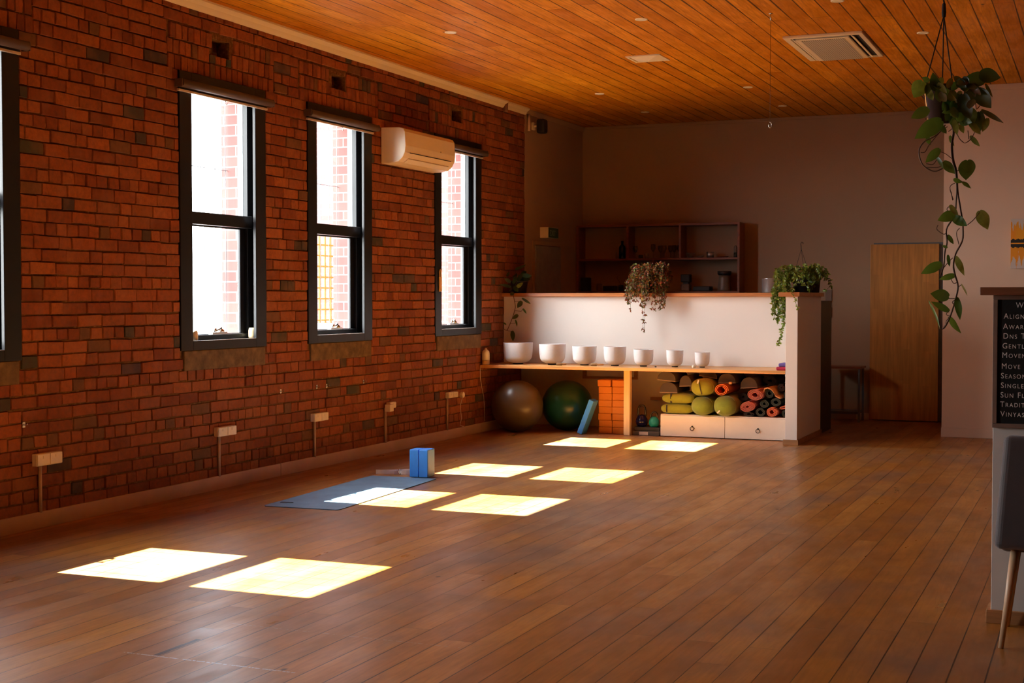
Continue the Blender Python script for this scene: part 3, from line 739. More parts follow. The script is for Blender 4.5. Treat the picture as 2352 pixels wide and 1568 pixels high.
# bolsters, mats on the drawers
def ell(n, rx, rz, p=2.): return [(rx * math.copysign(abs(math.cos(a)) ** (2 / p), math.cos(a)), rz * math.copysign(abs(math.sin(a)) ** (2 / p), math.sin(a))) for a in [2 * math.pi * k / n for k in range(n)]]
def bolster(cx, cz, rx, rz, y0, L, mt, label, tilt=0., p=2., strap=None, tagw=None, dome=.06):
    t = thing('bolster', label, 'bolster', (cx, y0, cz - rz))
    n = 40; secs = []
    for k, (f, yy) in enumerate([(0.02, 0), (.35, dome * .06), (.7, dome * .28), (.9, dome * .6), (1., dome * 1.2), (1., L - dome), (.9, L - dome * .4), (.6, L), (.02, L + .005)]): secs.append((f, yy))
    ca, sa = math.cos(tilt), math.sin(tilt); vs = []
    for f, yy in secs:
        for u, w in ell(n, rx * f, rz * f, p): vs.append((cx + u * ca - w * sa, y0 + yy, cz + u * sa + w * ca))
    m = MB(); m.add(vs, [(i * n + k, (i + 1) * n + k, (i + 1) * n + (k + 1) % n, i * n + (k + 1) % n) for i in range(len(secs) - 1) for k in range(n)], True)
    m.build('cushion', mt, t)
    # piping seam round the shoulder
    m = MB(); m.tube([(cx + u * 1.0 * ca - w * sa, y0 + dome * 1.1, cz + u * sa + w * ca) for u, w in ell(n, rx * 1.005, rz * 1.005, p) + ell(n, rx, rz, p)[:1]], .0025, 5); m.build('piping', mt, t)
    if strap is not None:
        m = MB(); a, b, wd = strap
        pts = [(a[0], y0 + a[2], a[1]), (b[0], y0 + b[2], b[1])]
        d = Vector((b[0] - a[0], 0, b[1] - a[1])); nn = Vector((-d.z, 0, d.x)).normalized() * wd / 2
        P0, P1 = Vector(pts[0]), Vector(pts[1]); mid = (P0 + P1) / 2 + Vector((0, -.012, 0))
        v = [P0 - nn, P0 + nn, mid + nn, mid - nn, P1 + nn, P1 - nn]; bk = [q + Vector((0, .004, 0)) for q in v]
        m.add(v + bk, [(0, 1, 2, 3), (3, 2, 4, 5), (6, 9, 8, 7), (9, 11, 10, 8), (0, 3, 9, 6), (3, 5, 11, 9), (1, 7, 8, 2), (2, 8, 10, 4), (0, 6, 7, 1), (5, 4, 10, 11)], False)
        m.build('strap', M['strapd'], t)
    if tagw is not None:
        x, z, a = tagw
        m = MB(); m.box(-.007, .007, -.004, .0, -.02, .02, Matrix.Translation((x, y0 + .002, z)) @ Matrix.Rotation(a, 4, 'Y')); m.build('tag', M['tagw'], t)
    return t
bolster(2.150, .300, .178, .054, 14.62, .55, M['lime'], 'flat lime green bolster lying lowest on the left of the drawers', p=2.6, dome=.05, strap=((2.05, .34, .01), (2.05, .265, .01), .014))
bolster(2.160, .412, .178, .055, 14.63, .55, M['lime'], 'flat lime green bolster with a dark strap, second layer on the left', p=2.6, dome=.05, strap=((2.095, .47, .015), (2.095, .362, .015), .020))
bolster(2.452, .345, .116, .098, 14.50, .6, M['lime2'], 'round green bolster end overhanging the drawers, left of two', p=2.2, dome=.09)
bolster(2.702, .352, .120, .106, 14.50, .6, M['lime2'], 'round green bolster end with a pale tag, right of the overhanging two', p=2.2, dome=.09, tagw=(2.655, .295, R(45)))
bolster(2.440, .540, .122, .093, 14.56, .6, M['lime'], 'lime green round bolster with a dark strap, top of the middle stack', p=2.2, dome=.08, strap=((2.43, .60, -.004), (2.455, .47, .004), .010), tagw=(2.415, .605, R(15)))

def halfround(cx, zb, rx, h, y0, label, tilt=0., L=.5):
    t = thing('half_round_bolster', label, 'half-round bolster', (cx, y0, zb))
    n = 22; ca, sa = math.cos(tilt), math.sin(tilt)
    pl = [(-rx, 0)] + [(-rx * math.cos(math.pi * k / n), h * math.sin(math.pi * k / n) ** .85) for k in range(1, n)] + [(rx, 0)]
    m = MB(); m.prism([(cx + u * ca - w * sa, zb + u * sa + w * ca) for u, w in pl], y0, y0 + L, 'y', True); m.build('body', M['dome'], t, bevel=.004)
    m = MB(); rim = [(-rx, -.006), (rx, -.006), (rx, .003), (-rx, .003)]
    m.prism([(cx + u * ca - w * sa, zb + u * sa + w * ca) for u, w in rim], y0 - .002, y0 + L, 'y'); m.build('rim', M['domerim'], t)
halfround(2.060, .476, .100, .110, 14.66, 'grey half-round bolster resting on the flat lime bolsters')
halfround(2.035, .606, .103, .098, 14.66, 'grey half-round bolster at the top left, just under the shelf', R(-5))
halfround(2.240, .548, .070, .112, 14.70, 'grey half-round bolster right of the top left pair', R(3))
halfround(2.462, .646, .100, .066, 14.80, 'grey half-round bolster tipped sideways above the strapped lime bolster', R(-9))
halfround(2.690, .592, .094, .100, 14.72, 'dark half-round bolster above the orange rolled mat', R(2))
halfround(2.925, .545, .092, .110, 14.74, 'dark half-round bolster above the pink rolled mats', R(4))

def roll(cx, cz, rx, rz, y0, L, mt, turns, thick, label, tilt=0., hole=.35, cat='rolled yoga mat'):
    t = None
    n = int(turns * 28); pin = []; pout = []
    for i in range(n + 1):
        f = i / n; a = -turns * 2 * math.pi * f + 1.2
        k = hole + (1 - hole) * f
        for lst, d in ((pin, -thick), (pout, 0.)):
            lst.append(((rx * k + d * .5) * math.cos(a), (rz * k + d * .5) * math.sin(a)))
    ca, sa = math.cos(tilt), math.sin(tilt)
    def tr(u, w, y): return (cx + u * ca - w * sa, y, cz + u * sa + w * ca)
    vs = []
    for (a, b), (c, d) in zip(pin, pout): vs += [tr(a, b, y0), tr(c, d, y0), tr(a, b, y0 + L), tr(c, d, y0 + L)]
    fs = []
    for i in range(n):
        o, q = 4 * i, 4 * i + 4
        fs += [(o, o + 1, q + 1, q), (o + 1, o + 3, q + 3, q + 1), (o, q, q + 2, o + 2), (o + 2, q + 2, q + 3, o + 3)]
    fs += [(0, 2, 3, 1), (4 * n, 4 * n + 1, 4 * n + 3, 4 * n + 2)]
    m = MB(); m.add(vs, fs, False)
    return tag(m.build('rolled_mat', mt, origin=(cx, y0, cz - rz)), label, cat, 'rolled yoga mats beside the bolsters')
roll(2.660, .520, .079, .066, 14.60, .6, M['orange'], 2.2, .016, 'bright orange rolled mat with a dark hollow, above a green bolster', hole=.55)
roll(3.029, .478, .085, .060, 14.58, .6, M['pink'], 4, .008, 'pink rolled mat, upper of the two pink ones', R(-4), .35)
roll(2.950, .352, .084, .056, 14.58, .6, M['pink'], 5, .007, 'flattened pink rolled mat, lower of the two pink ones', R(14), .2)
roll(3.165, .493, .048, .052, 14.66, .6, M['dgreen'], 3, .012, 'dark green rolled mat right of the upper pink roll', 0, .4)
roll(3.238, .403, .058, .044, 14.64, .6, M['dgreen'], 3, .011, 'dark green rolled mat under the tan folded mat', 0, .45)
roll(3.116, .382, .052, .044, 14.64, .6, M['dgreen'], 3, .012, 'dark green rolled mat beside the lower pink roll', 0, .35)
roll(3.078, .295, .054, .046, 14.62, .6, M['dgreen'], 3, .010, 'dark green rolled mat in the bottom row, left of the orange one', 0, .5)
roll(2.955, .271, .062, .026, 14.62, .6, M['dblack'], 3, .008, 'flattened charcoal mat under the lower pink roll', 0, .4)
roll(3.206, .301, .060, .052, 14.59, .6, M['salmon'], 3, .010, 'orange-red rolled mat in the bottom row near the wing', 0, .4)
roll(3.325, .352, .052, .018, 14.63, .6, M['salmon'], 3, .006, 'flat orange-red folded mat wedged against the wing', R(14), .35)
roll(3.262, .545, .050, .046, 14.80, .6, M['dbrown'], 2, .03, 'dark brown rolled mat at the top right of the pile', 0, .25)
roll(3.352, .480, .044, .046, 14.68, .6, M['dgreen'], 3, .010, 'dark green rolled mat tight against the wing, half hidden', 0, .4)
roll(3.335, .285, .044, .040, 14.66, .6, M['dgreen'], 3, .010, 'dark green rolled mat in the bottom right corner', 0, .4)
roll(2.855, .440, .055, .042, 14.78, .6, M['dblack'], 5, .007, 'charcoal rolled mat set back between orange and pink rolls', 0, .3)
roll(2.846, .296, .020, .045, 14.76, .6, M['dblack'], 4, .007, 'charcoal rolled mat set back right of the green bolster', 0, .3)
roll(3.110, .610, .085, .050, 14.95, .5, M['dblack'], 4, .012, 'wide black rolled mat at the back under the shelf', R(-10), .3)
m = MB(); pts = [(3.108, .523), (3.118, .552), (3.150, .561), (3.185, .548), (3.215, .515), (3.232, .478), (3.262, .463), (3.286, .455)]
pl = pts + [(a + .004, b - .014) for a, b in pts[::-1]]
m.prism(pl, 14.62, 15.2, 'y'); tag(m.build('draped_mat', M['tan'], origin=(3.2, 14.62, .45)), 'thin tan mat draped over the dark green rolls', 'yoga mat')
m = MB(); m.box(2.735, 2.765, 14.62, 14.66, .583, .607); tag(m.build('wood_offcut', M['tan'], bevel=.002, origin=(2.75, 14.64, .58)), 'small pale wooden peg right of the orange rolled mat', 'peg')

# ------------------------------------------------------------------ plants on the cap
def leafmesh(m, b, t, w, col, cup=.12, side=None):
    b, t = Vector(b), Vector(t); d = t - b; L = d.length
    if L < 1e-4: return
    d.normalize()
    s = d.cross(side if side is not None else Vector((random.uniform(-.5, .5), -1, random.uniform(-.3, .3))))
    if s.length < 1e-3: s = d.cross(Vector((1, 0, 0)))
    s.normalize(); nrm = s.cross(d)
    prof = [(0, .10), (.08, .62), (.22, .95), (.38, 1.), (.55, .86), (.72, .62), (.87, .3), (1., .0)]
    vs = []; m.col = col
    for f, q in prof:
        c = b + d * (L * f) + nrm * (-.10 * L * math.sin(f * math.pi)) * 1.0
        hw = w * .5 * q
        back = -d * (.10 * L) * (1 if f < .1 else 0)
        vs += [c + s * hw + nrm * (cup * hw) + back, c, c - s * hw + nrm * (cup * hw) + back]
    fs = []
    for i in range(len(prof) - 1):
        o = 3 * i; fs += [(o, o + 1, o + 4, o + 3), (o + 1, o + 2, o + 5, o + 4)]
    m.add(vs, fs, True)
LC = [(.020, .045, .012), (.045, .115, .020), (.32, .36, .09), (.14, .075, .03)]
import json
TAB = json.loads('''{"L":[[[5.792,5.106,2.255],[5.767,5.082,2.198],0.059,2],[[5.84,5.081,2.222],[5.831,5.071,2.282],0.035,0],[[5.81,5.15,2.264],[5.79,5.118,2.273],0.02,0],[[5.806,5.125,2.234],[5.833,5.074,2.185],0.025,2],[[5.863,5.117,2.202],[5.911,5.101,2.176],0.037,2],[[5.809,5.133,2.163],[5.754,5.109,2.131],0.045,1],[[5.851,5.141,2.12],[5.767,5.109,2.059],0.061,1],[[5.997,5.13,2.254],[5.928,5.125,2.262],0.059,0],[[5.985,5.111,2.272],[6.052,5.107,2.254],0.053,0],[[5.975,5.09,2.213],[6.027,5.043,2.144],0.055,0],[[5.992,5.124,2.148],[6.065,5.082,2.096],0.018,3],[[5.929,5.105,2.201],[5.935,5.08,2.097],0.059,0],[[5.982,5.128,2.142],[5.986,5.123,2.076],0.037,0],[[6.008,5.127,2.119],[5.996,5.077,2.069],0.025,2],[[5.935,5.143,2.219],[5.973,5.117,2.173],0.037,0],[[5.897,5.138,2.178],[5.864,5.113,2.143],0.033,2],[[5.89,5.14,2.153],[5.868,5.139,2.119],0.037,0],[[5.9,5.109,2.117],[5.915,5.058,2.06],0.021,2],[[5.913,5.188,2.11],[5.925,5.199,2.08],0.02,2],[[5.96,5.123,2.104],[5.991,5.066,2.059],0.029,2],[[5.947,5.213,2.07],[5.98,5.19,2.031],0.018,2],[[5.797,5.223,2.075],[5.806,5.251,2.049],0.019,1],[[5.877,5.2,2.072],[5.89,5.23,2.04],0.016,1],[[5.842,5.189,2.026],[5.801,5.145,1.977],0.033,1],[[5.833,5.206,2.001],[5.86,5.158,1.953],0.016,1],[[5.86,5.182,1.98],[5.9,5.164,1.936],0.033,1],[[5.937,5.207,1.983],[5.936,5.169,1.913],0.062,1],[[5.895,5.173,1.917],[5.924,5.192,1.907],0.018,0],[[5.924,5.189,1.908],[5.95,5.216,1.886],0.015,1],[[6.003,5.112,2.236],[6.028,5.083,2.186],0.012,3],[[5.856,5.119,2.267],[5.848,5.096,2.227],0.023,2],[[5.902,5.11,2.267],[5.936,5.093,2.232],0.027,3],[[5.847,5.184,2.109],[5.87,5.158,2.077],0.023,0],[[5.888,5.118,2.262],[5.881,5.059,2.221],0.023,3],[[5.938,5.081,2.164],[5.959,5.058,2.113],0.043,0],[[5.842,5.124,2.225],[5.856,5.092,2.179],0.031,0],[[5.888,5.129,2.223],[5.902,5.114,2.19],0.027,2],[[5.953,5.127,2.155],[5.967,5.125,2.107],0.035,2],[[5.908,5.121,2.248],[5.892,5.081,2.216],0.027,0],[[5.815,5.106,2.248],[5.808,5.082,2.204],0.027,0],[[5.895,5.188,1.797],[5.841,5.168,1.774],0.04,1],[[5.888,5.216,1.79],[5.942,5.168,1.752],0.035,1],[[5.981,5.204,1.804],[6.008,5.213,1.74],0.046,2],[[5.883,5.189,1.827],[5.913,5.156,1.788],0.021,2],[[5.873,5.218,1.723],[5.895,5.187,1.69],0.016,1],[[5.874,5.181,1.679],[5.857,5.166,1.685],0.011,0],[[5.849,5.212,1.621],[5.786,5.17,1.586],0.037,1],[[5.876,5.189,1.651],[5.884,5.166,1.61],0.013,1],[[5.901,5.22,1.644],[5.931,5.205,1.578],0.024,2],[[5.896,5.221,1.58],[5.847,5.185,1.566],0.024,1],[[5.878,5.19,1.505],[5.816,5.192,1.516],0.046,1],[[5.876,5.223,1.454],[5.817,5.209,1.487],0.026,1],[[5.814,5.184,1.485],[5.855,5.143,1.389],0.01,2],[[5.906,5.202,1.498],[5.921,5.167,1.422],0.026,1],[[5.88,5.218,1.43],[5.92,5.235,1.373],0.024,1],[[5.924,5.181,1.547],[5.946,5.153,1.507],0.007,2],[[5.904,5.136,2.209],[5.934,5.097,2.171],0.022,1],[[5.905,5.136,2.173],[5.889,5.092,2.131],0.034,2],[[5.895,5.109,2.155],[5.862,5.074,2.14],0.024,0],[[5.848,5.08,2.242],[5.878,5.077,2.208],0.023,2],[[5.895,5.11,2.148],[5.92,5.107,2.128],0.033,2],[[5.955,5.132,2.126],[5.961,5.122,2.082],0.028,0],[[5.959,5.1,2.228],[5.992,5.061,2.193],0.022,3],[[5.962,5.121,2.24],[5.969,5.078,2.195],0.036,1],[[5.884,5.143,2.13],[5.914,5.125,2.095],0.03,1],[[5.909,5.143,2.124],[5.884,5.118,2.106],0.033,0],[[5.943,5.092,2.236],[5.981,5.05,2.214],0.022,0],[[5.921,5.109,2.168],[5.939,5.105,2.142],0.039,0],[[5.929,5.098,2.253],[5.906,5.089,2.225],0.032,2],[[5.851,5.105,2.212],[5.879,5.056,2.176],0.029,3],[[5.929,5.092,2.259],[5.953,5.079,2.236],0.026,0],[[5.881,5.138,2.224],[5.86,5.078,2.214],0.028,1],[[5.96,5.083,2.18],[5.957,5.04,2.145],0.034,3],[[5.934,5.11,2.246],[5.939,5.078,2.207],0.038,1],[[5.896,5.084,2.157],[5.92,5.031,2.114],0.026,0],[[5.975,5.148,2.139],[5.974,5.139,2.108],0.024,0],[[5.84,5.102,2.256],[5.853,5.061,2.218],0.032,0],[[5.879,5.121,2.192],[5.876,5.083,2.144],0.035,0],[[5.943,5.089,2.248],[5.91,5.062,2.234],0.035,3],[[5.928,5.086,2.135],[5.917,5.036,2.103],0.032,1],[[5.909,5.135,2.251],[5.945,5.098,2.233],0.025,2],[[5.959,5.11,2.235],[5.972,5.073,2.189],0.025,3],[[5.906,5.109,2.177],[5.886,5.091,2.156],0.03,0],[[5.918,5.118,2.118],[5.96,5.099,2.106],0.037,1],[[5.884,5.11,2.183],[5.86,5.103,2.152],0.037,1],[[5.915,5.143,2.221],[5.911,5.13,2.18],0.023,2],[[5.912,5.089,2.25],[5.942,5.077,2.222],0.033,0]],"V":[[[[5.876,5.2,2.123],[5.889,5.2,2.092],[5.883,5.2,2.044],[5.887,5.2,1.99],[5.898,5.2,1.948],[5.903,5.2,1.89],[5.901,5.2,1.842],[5.898,5.2,1.799],[5.887,5.2,1.776],[5.869,5.2,1.743],[5.871,5.2,1.696],[5.864,5.2,1.663],[5.861,5.2,1.616],[5.85,5.2,1.579]],0.0028],[[[5.879,5.21,2.116],[5.89,5.21,2.088],[5.885,5.21,2.045],[5.889,5.21,1.991],[5.9,5.21,1.949],[5.905,5.21,1.877],[5.912,5.21,1.833],[5.921,5.21,1.779],[5.924,5.21,1.742],[5.922,5.21,1.702],[5.9,5.21,1.656],[5.893,5.21,1.616],[5.898,5.21,1.585],[5.909,5.21,1.542],[5.902,5.21,1.498],[5.886,5.21,1.441],[5.87,5.21,1.404],[5.859,5.21,1.39]],0.003],[[[5.862,5.2,2.114],[5.846,5.2,2.091],[5.819,5.2,2.071],[5.793,5.2,2.059],[5.774,5.2,2.035],[5.773,5.2,2.008],[5.783,5.2,1.979],[5.8,5.2,1.962],[5.827,5.2,1.95],[5.854,5.2,1.96]],0.0022],[[[5.869,5.2,2.107],[5.846,5.2,2.091],[5.809,5.2,2.048],[5.793,5.2,2.021],[5.778,5.2,2.019]],0.0016],[[[5.843,5.2,2.02],[5.863,5.2,2.011],[5.885,5.2,1.993]],0.0014],[[[5.91,5.2,1.953],[5.897,5.2,1.944]],0.0014],[[[5.897,5.2,1.907],[5.879,5.2,1.892],[5.891,5.2,1.848]],0.0014],[[[5.923,5.2,1.909],[5.91,5.2,1.918]],0.0014],[[[5.895,5.2,2.099],[5.909,5.2,2.064],[5.927,5.2,2.046]],0.0014],[[[5.964,5.2,2.089],[5.948,5.2,2.059],[5.93,5.2,2.046]],0.0014],[[[5.938,5.2,2.09],[5.942,5.2,2.059]],0.0014],[[[5.788,5.2,2.159],[5.795,5.2,2.134]],0.0014],[[[5.808,5.2,2.203],[5.805,5.2,2.137]],0.0014],[[[5.963,5.2,2.184],[5.967,5.2,2.163],[5.983,5.2,2.183]],0.0014],[[[5.797,5.2,1.979],[5.82,5.2,1.975],[5.833,5.2,1.991]],0.0014],[[[5.8,5.2,1.965],[5.837,5.2,1.964],[5.85,5.2,1.97]],0.0014],[[[5.872,5.2,2.089],[5.885,5.2,2.099],[5.902,5.2,2.116]],0.0014],[[[5.804,5.2,2.268],[5.774,5.2,2.246],[5.791,5.2,2.21]],0.0014],[[[5.947,5.2,2.158],[5.928,5.2,2.131],[5.895,5.2,2.112]],0.0014],[[[5.98,5.2,2.156],[5.96,5.2,2.13],[5.908,5.2,2.115]],0.0014],[[[5.966,5.2,2.232],[5.927,5.2,2.213],[5.881,5.2,2.188]],0.0014],[[[5.883,5.2,1.877],[5.889,5.2,1.846]],0.0014],[[[5.874,5.2,1.805],[5.87,5.2,1.817],[5.883,5.2,1.828]],0.0014],[[[5.94,5.2,1.758],[5.96,5.2,1.775],[5.982,5.2,1.803]],0.0014],[[[5.84,5.2,1.76],[5.836,5.2,1.744],[5.858,5.2,1.727],[5.868,5.2,1.73]],0.0014],[[[5.913,5.2,1.747],[5.903,5.2,1.729],[5.912,5.2,1.689]],0.0014],[[[5.891,5.2,1.642],[5.872,5.2,1.622],[5.855,5.2,1.599]],0.0014],[[[5.886,5.2,1.567],[5.895,5.2,1.552],[5.907,5.2,1.555]],0.0014],[[[5.91,5.2,1.535],[5.915,5.2,1.542],[5.923,5.2,1.547]],0.0014],[[[5.877,5.2,1.498],[5.899,5.2,1.498]],0.0014],[[[5.906,5.2,1.497],[5.891,5.2,1.485],[5.899,5.2,1.475]],0.0014],[[[5.879,5.2,1.454],[5.871,5.2,1.441],[5.887,5.2,1.435]],0.0014],[[[5.871,5.2,1.404],[5.871,5.2,1.418],[5.881,5.2,1.43]],0.0014],[[[5.867,5.2,1.716],[5.875,5.2,1.722]],0.0014],[[[5.868,5.2,1.394],[5.855,5.2,1.387]],0.0014],[[[5.849,5.2,1.389],[5.86,5.2,1.389]],0.0014]],"PL":[[[0.257,14.84,1.459],[0.225,14.8,1.386],0.063,0],[[0.272,14.84,1.494],[0.39,14.8,1.431],0.03,0],[[0.28,14.84,1.375],[0.338,14.8,1.32],0.023,1],[[0.212,14.84,1.305],[0.164,14.8,1.26],0.046,0],[[0.185,14.84,1.242],[0.221,14.8,1.169],0.033,1],[[0.143,14.84,1.115],[0.172,14.8,1.004],0.059,1],[[0.037,14.84,1.213],[0.088,14.8,1.193],0.02,1],[[0.272,14.84,1.759],[0.405,14.8,1.751],0.053,0],[[0.189,14.84,1.83],[0.334,14.8,1.883],0.04,0],[[0.197,14.84,1.62],[0.296,14.8,1.675],0.046,2],[[0.075,14.84,1.753],[0.13,14.8,1.801],0.04,1],[[0.159,14.84,1.564],[0.138,14.8,1.529],0.046,0],[[0.121,14.84,1.683],[0.061,14.8,1.725],0.046,0],[[0.159,14.84,1.669],[0.213,14.8,1.752],0.046,0],[[0.121,14.84,1.627],[0.0,14.8,1.655],0.04,0],[[0.212,14.84,1.704],[0.289,14.8,1.786],0.053,0],[[0.166,14.84,1.627],[0.236,14.8,1.571],0.053,0],[[0.121,14.84,1.599],[0.122,14.8,1.571],0.04,0]],"PV":[[[[0.147,14.85,1.571],[0.154,14.85,1.529],[0.17,14.85,1.459],[0.181,14.85,1.396],[0.162,14.85,1.326],[0.139,14.85,1.262],[0.109,14.85,1.192],[0.078,14.85,1.128]],0.004],[[[0.078,14.85,1.128],[0.048,14.85,1.132],[0.029,14.85,1.156],[0.029,14.85,1.212]],0.003],[[[0.174,14.85,1.354],[0.253,14.85,1.347],[0.276,14.85,1.375]],0.003],[[[0.17,14.85,1.459],[0.253,14.85,1.459]],0.002],[[[0.116,14.85,1.206],[0.181,14.85,1.213]],0.002],[[[0.078,14.85,1.125],[0.139,14.85,1.115]],0.002],[[[0.154,14.85,1.599],[0.208,14.85,1.704],[0.268,14.85,1.759]],0.003],[[[0.139,14.85,1.599],[0.177,14.85,1.739],[0.185,14.85,1.83]],0.003],[[[0.132,14.85,1.599],[0.086,14.85,1.683],[0.071,14.85,1.754]],0.003]]}''')
def pot(m, cx, cy, z0, r0, r1, h, n=28):
    m.lathe([(0, 0), (r0, 0), (r1 * .98, h * .9), (r1 * 1.06, h * .9), (r1 * 1.06, h), (r1 * .95, h), (r1 * .92, h * .85), (0, h * .85)], cx, cy, z0, n)
# left pothos
t = thing('potted_pothos', 'dark potted trailing plant at the left end of the half wall cap', 'potted plant', (.155, 15.02, 1.556))
m = MB(); pot(m, .155, 15.02, 1.557, .085, .105, .14); m.build('pot', M['blackpot'], t)
m = MB(); m.lathe([(0, .122), (.09, .122)], .155, 15.02, 1.557, 20, closed=False); m.build('soil', M['soil'], t)
m = MB()
for pts, r in TAB['PV']: m.tube(pts, r, 6)
m.build('stem', M['stem'], t)
m = MB()
for b, tt, w, c in TAB['PL']: leafmesh(m, b, tt, w, tuple(k * random.uniform(.8, 1.2) for k in LC[c]))
rl = random.Random(4)
for i in range(16):
    a = rl.uniform(0, 6.28); p = Vector((.155 + .06 * math.cos(a), 15.0 + .06 * math.sin(a), 1.70 + rl.uniform(0, .08))); q = p + Vector((max(-.09, .09 * math.cos(a)), .09 * math.sin(a), rl.uniform(-.05, .07)))
    if q.x > .03: leafmesh(m, p, q, .055, tuple(k * rl.uniform(.7, 1.3) for k in LC[0]))
m.build('foliage', M['leaf'], t)
# bushy trailing plants
def bushy(name, label, px, py, prad, ph, strands, nleaf, lsize, cols, seed, hanger=None, trail=(), lm_mat='leaf'):
    rr = random.Random(seed)
    t = thing(name, label, 'potted plant', (px, py, 1.556))
    m = MB(); pot(m, px, py, 1.558, prad * .8, prad, ph); m.build('pot', M['blackpot'], t)
    m = MB(); m.lathe([(0, ph * .86), (prad * .9, ph * .86)], px, py, 1.558, 20, closed=False); m.build('soil', M['soil'], t)
    sm = MB(); lm = MB()
    def strand(a, out, up, drop, n):
        p0 = Vector((px + prad * .5 * math.cos(a), py + prad * .5 * math.sin(a), 1.556 + ph))
        dx, dy = math.cos(a), math.sin(a); pts = [p0]
        for i in range(1, n + 1):
            f = i / n
            x = px + dx * (prad * .5 + out * min(1, f * 1.7) ** .8) ; y = py + dy * (prad * .5 + out * min(1, f * 1.7) ** .8)
            z = 1.556 + ph + up * math.sin(min(1, f * 2.) * math.pi * .6) - drop * max(0, f - .3) ** 1.3 * 1.6
            if y > 14.84 and z < 1.575 and x < 3.6: y = 14.84 - rr.uniform(0, .05)
            if z < 1.52 and y > 14.84: z = 1.57
            x += rr.uniform(-.008, .008); z += rr.uniform(-.006, .006)
            pts.append(Vector((x, y, z)))
        for k in range(len(pts) - 1):
            if pts[k].z > 1.6 > pts[k + 1].z and pts[k + 1].y > 14.84: pts[k + 1].y = 14.84
        sm.tube(pts, .0018, 5)
        for p in pts[1:]:
            for _ in range(nleaf):
                q = Vector((rr.gauss(0, 1), rr.gauss(0, .8) - .5, rr.gauss(-.3, .8))).normalized() * lsize * rr.uniform(.6, 1.3)
                c = rr.choice(cols); k = rr.uniform(.6, 1.4)
                b = p + Vector((rr.uniform(-.012, .012), rr.uniform(-.01, .01), rr.uniform(-.01, .01)))
                leafmesh(lm, b, b + q, lsize * rr.uniform(.45, .65), tuple(min(1, v * k) for v in c), side=Vector((rr.uniform(-1, 1), -1, rr.uniform(-.6, 1))))
    for (a0, a1, n, out, up, drop, seg) in strands:
        for i in range(n): strand(rr.uniform(a0, a1), rr.uniform(*out), rr.uniform(*up), rr.uniform(*drop), seg)
    for pts, dens in trail:
        pts = [Vector(p) for p in pts]; fine = []
        for p, q in zip(pts, pts[1:]):
            for k in range(6): fine.append(p.lerp(q, k / 6) + Vector((rr.uniform(-.006, .006), rr.uniform(-.004, .004), 0)))
        sm.tube(fine, .0018, 5)
        for p in fine:
            for _ in range(dens):
                q = Vector((rr.gauss(0, 1), rr.gauss(0, .6) - .4, rr.gauss(-.4, .7))).normalized() * lsize * rr.uniform(.7, 1.3)
                leafmesh(lm, p, p + q, lsize * rr.uniform(.5, .7), tuple(min(1, v * rr.uniform(.7, 1.3)) for v in rr.choice(cols)), side=Vector((rr.uniform(-1, 1), -1, rr.uniform(-.6, 1))))
    sm.build('stem', M['stemg'], t); lm.build('foliage', M[lm_mat], t)
    if hanger: 
        m = MB(); hx, hz = hanger
        for a in (R(200), R(330), R(90)): m.cyl((px + prad * math.cos(a), py + prad * math.sin(a), 1.556 + ph), (hx, py, hz - .07), .0022, 6)
        m.build('cord', M['twine'], t)
        m = MB(); m.tube([(hx, py, hz - .09), (hx - .003, py, hz - .04), (hx - .006, py, hz - .015), (hx + .002, py, hz + .004), (hx + .016, py, hz + .002), (hx + .02, py, hz - .014)], .0045, 8); m.build('hook', M['twine'], t)
    return t
redd = [(.30, .05, .03), (.36, .10, .03), (.12, .12, .03), (.14, .19, .04), (.40, .22, .04), (.07, .09, .025), (.24, .05, .04)]
bushy('trailing_plant', 'bushy reddish green trailing plant spilling over the middle of the cap', 1.745, 14.975, .085, .13,
      [(R(170), R(370), 46, (.06, .24), (.04, .13), (.22, .40), 9), (0, R(360), 44, (.05, .24), (.08, .22), (.02, .2), 7), (R(250), R(285), 2, (.05, .08), (.02, .05), (.55, .62), 12)], 5, .026, redd, 7, lm_mat='leafr')
green = [(.16, .25, .03), (.23, .33, .04), (.11, .17, .025), (.30, .38, .05), (.20, .16, .03)]
bushy('hanging_basket_plant', 'green basket plant with a tall wire hook standing on the cap corner', 3.445, 14.98, .11, .14,
      [(0, R(360), 54, (.06, .24), (.04, .17), (.04, .16), 7), (R(160), R(235), 30, (.10, .24), (.02, .08), (.2, .45), 8), ], 5, .032, green, 21, hanger=(3.425, 2.09),
      trail=[([(3.30, 14.90, 1.62), (3.24, 14.84, 1.57), (3.20, 14.83, 1.45), (3.23, 14.84, 1.35), (3.20, 14.84, 1.22)], 5), ([(3.32, 14.88, 1.62), (3.28, 14.83, 1.55), (3.30, 14.83, 1.40), (3.27, 14.84, 1.25), (3.25, 14.84, 1.12), (3.20, 14.84, .98)], 3),
             ([(3.33, 14.87, 1.60), (3.33, 14.83, 1.50), (3.34, 14.83, 1.30), (3.32, 14.84, 1.16)], 4), ([(3.26, 14.88, 1.62), (3.17, 14.83, 1.52), (3.16, 14.83, 1.40), (3.20, 14.84, 1.30)], 4), ([(3.36, 14.87, 1.60), (3.35, 14.83, 1.52), (3.30, 14.83, 1.38)], 4),
             ([(3.47, 14.3, 1.60), (3.5, 14.19, 1.55), (3.53, 14.18, 1.47), (3.55, 14.18, 1.38)], 1)])
m = MB(); pot(m, 3.44, 15.40, 1.558, .10, .115, .16); tag(m.build('plant_pot', M['blackpot'], origin=(3.46, 15.40, 1.558)), 'plain black pot behind the green basket plant', 'pot')
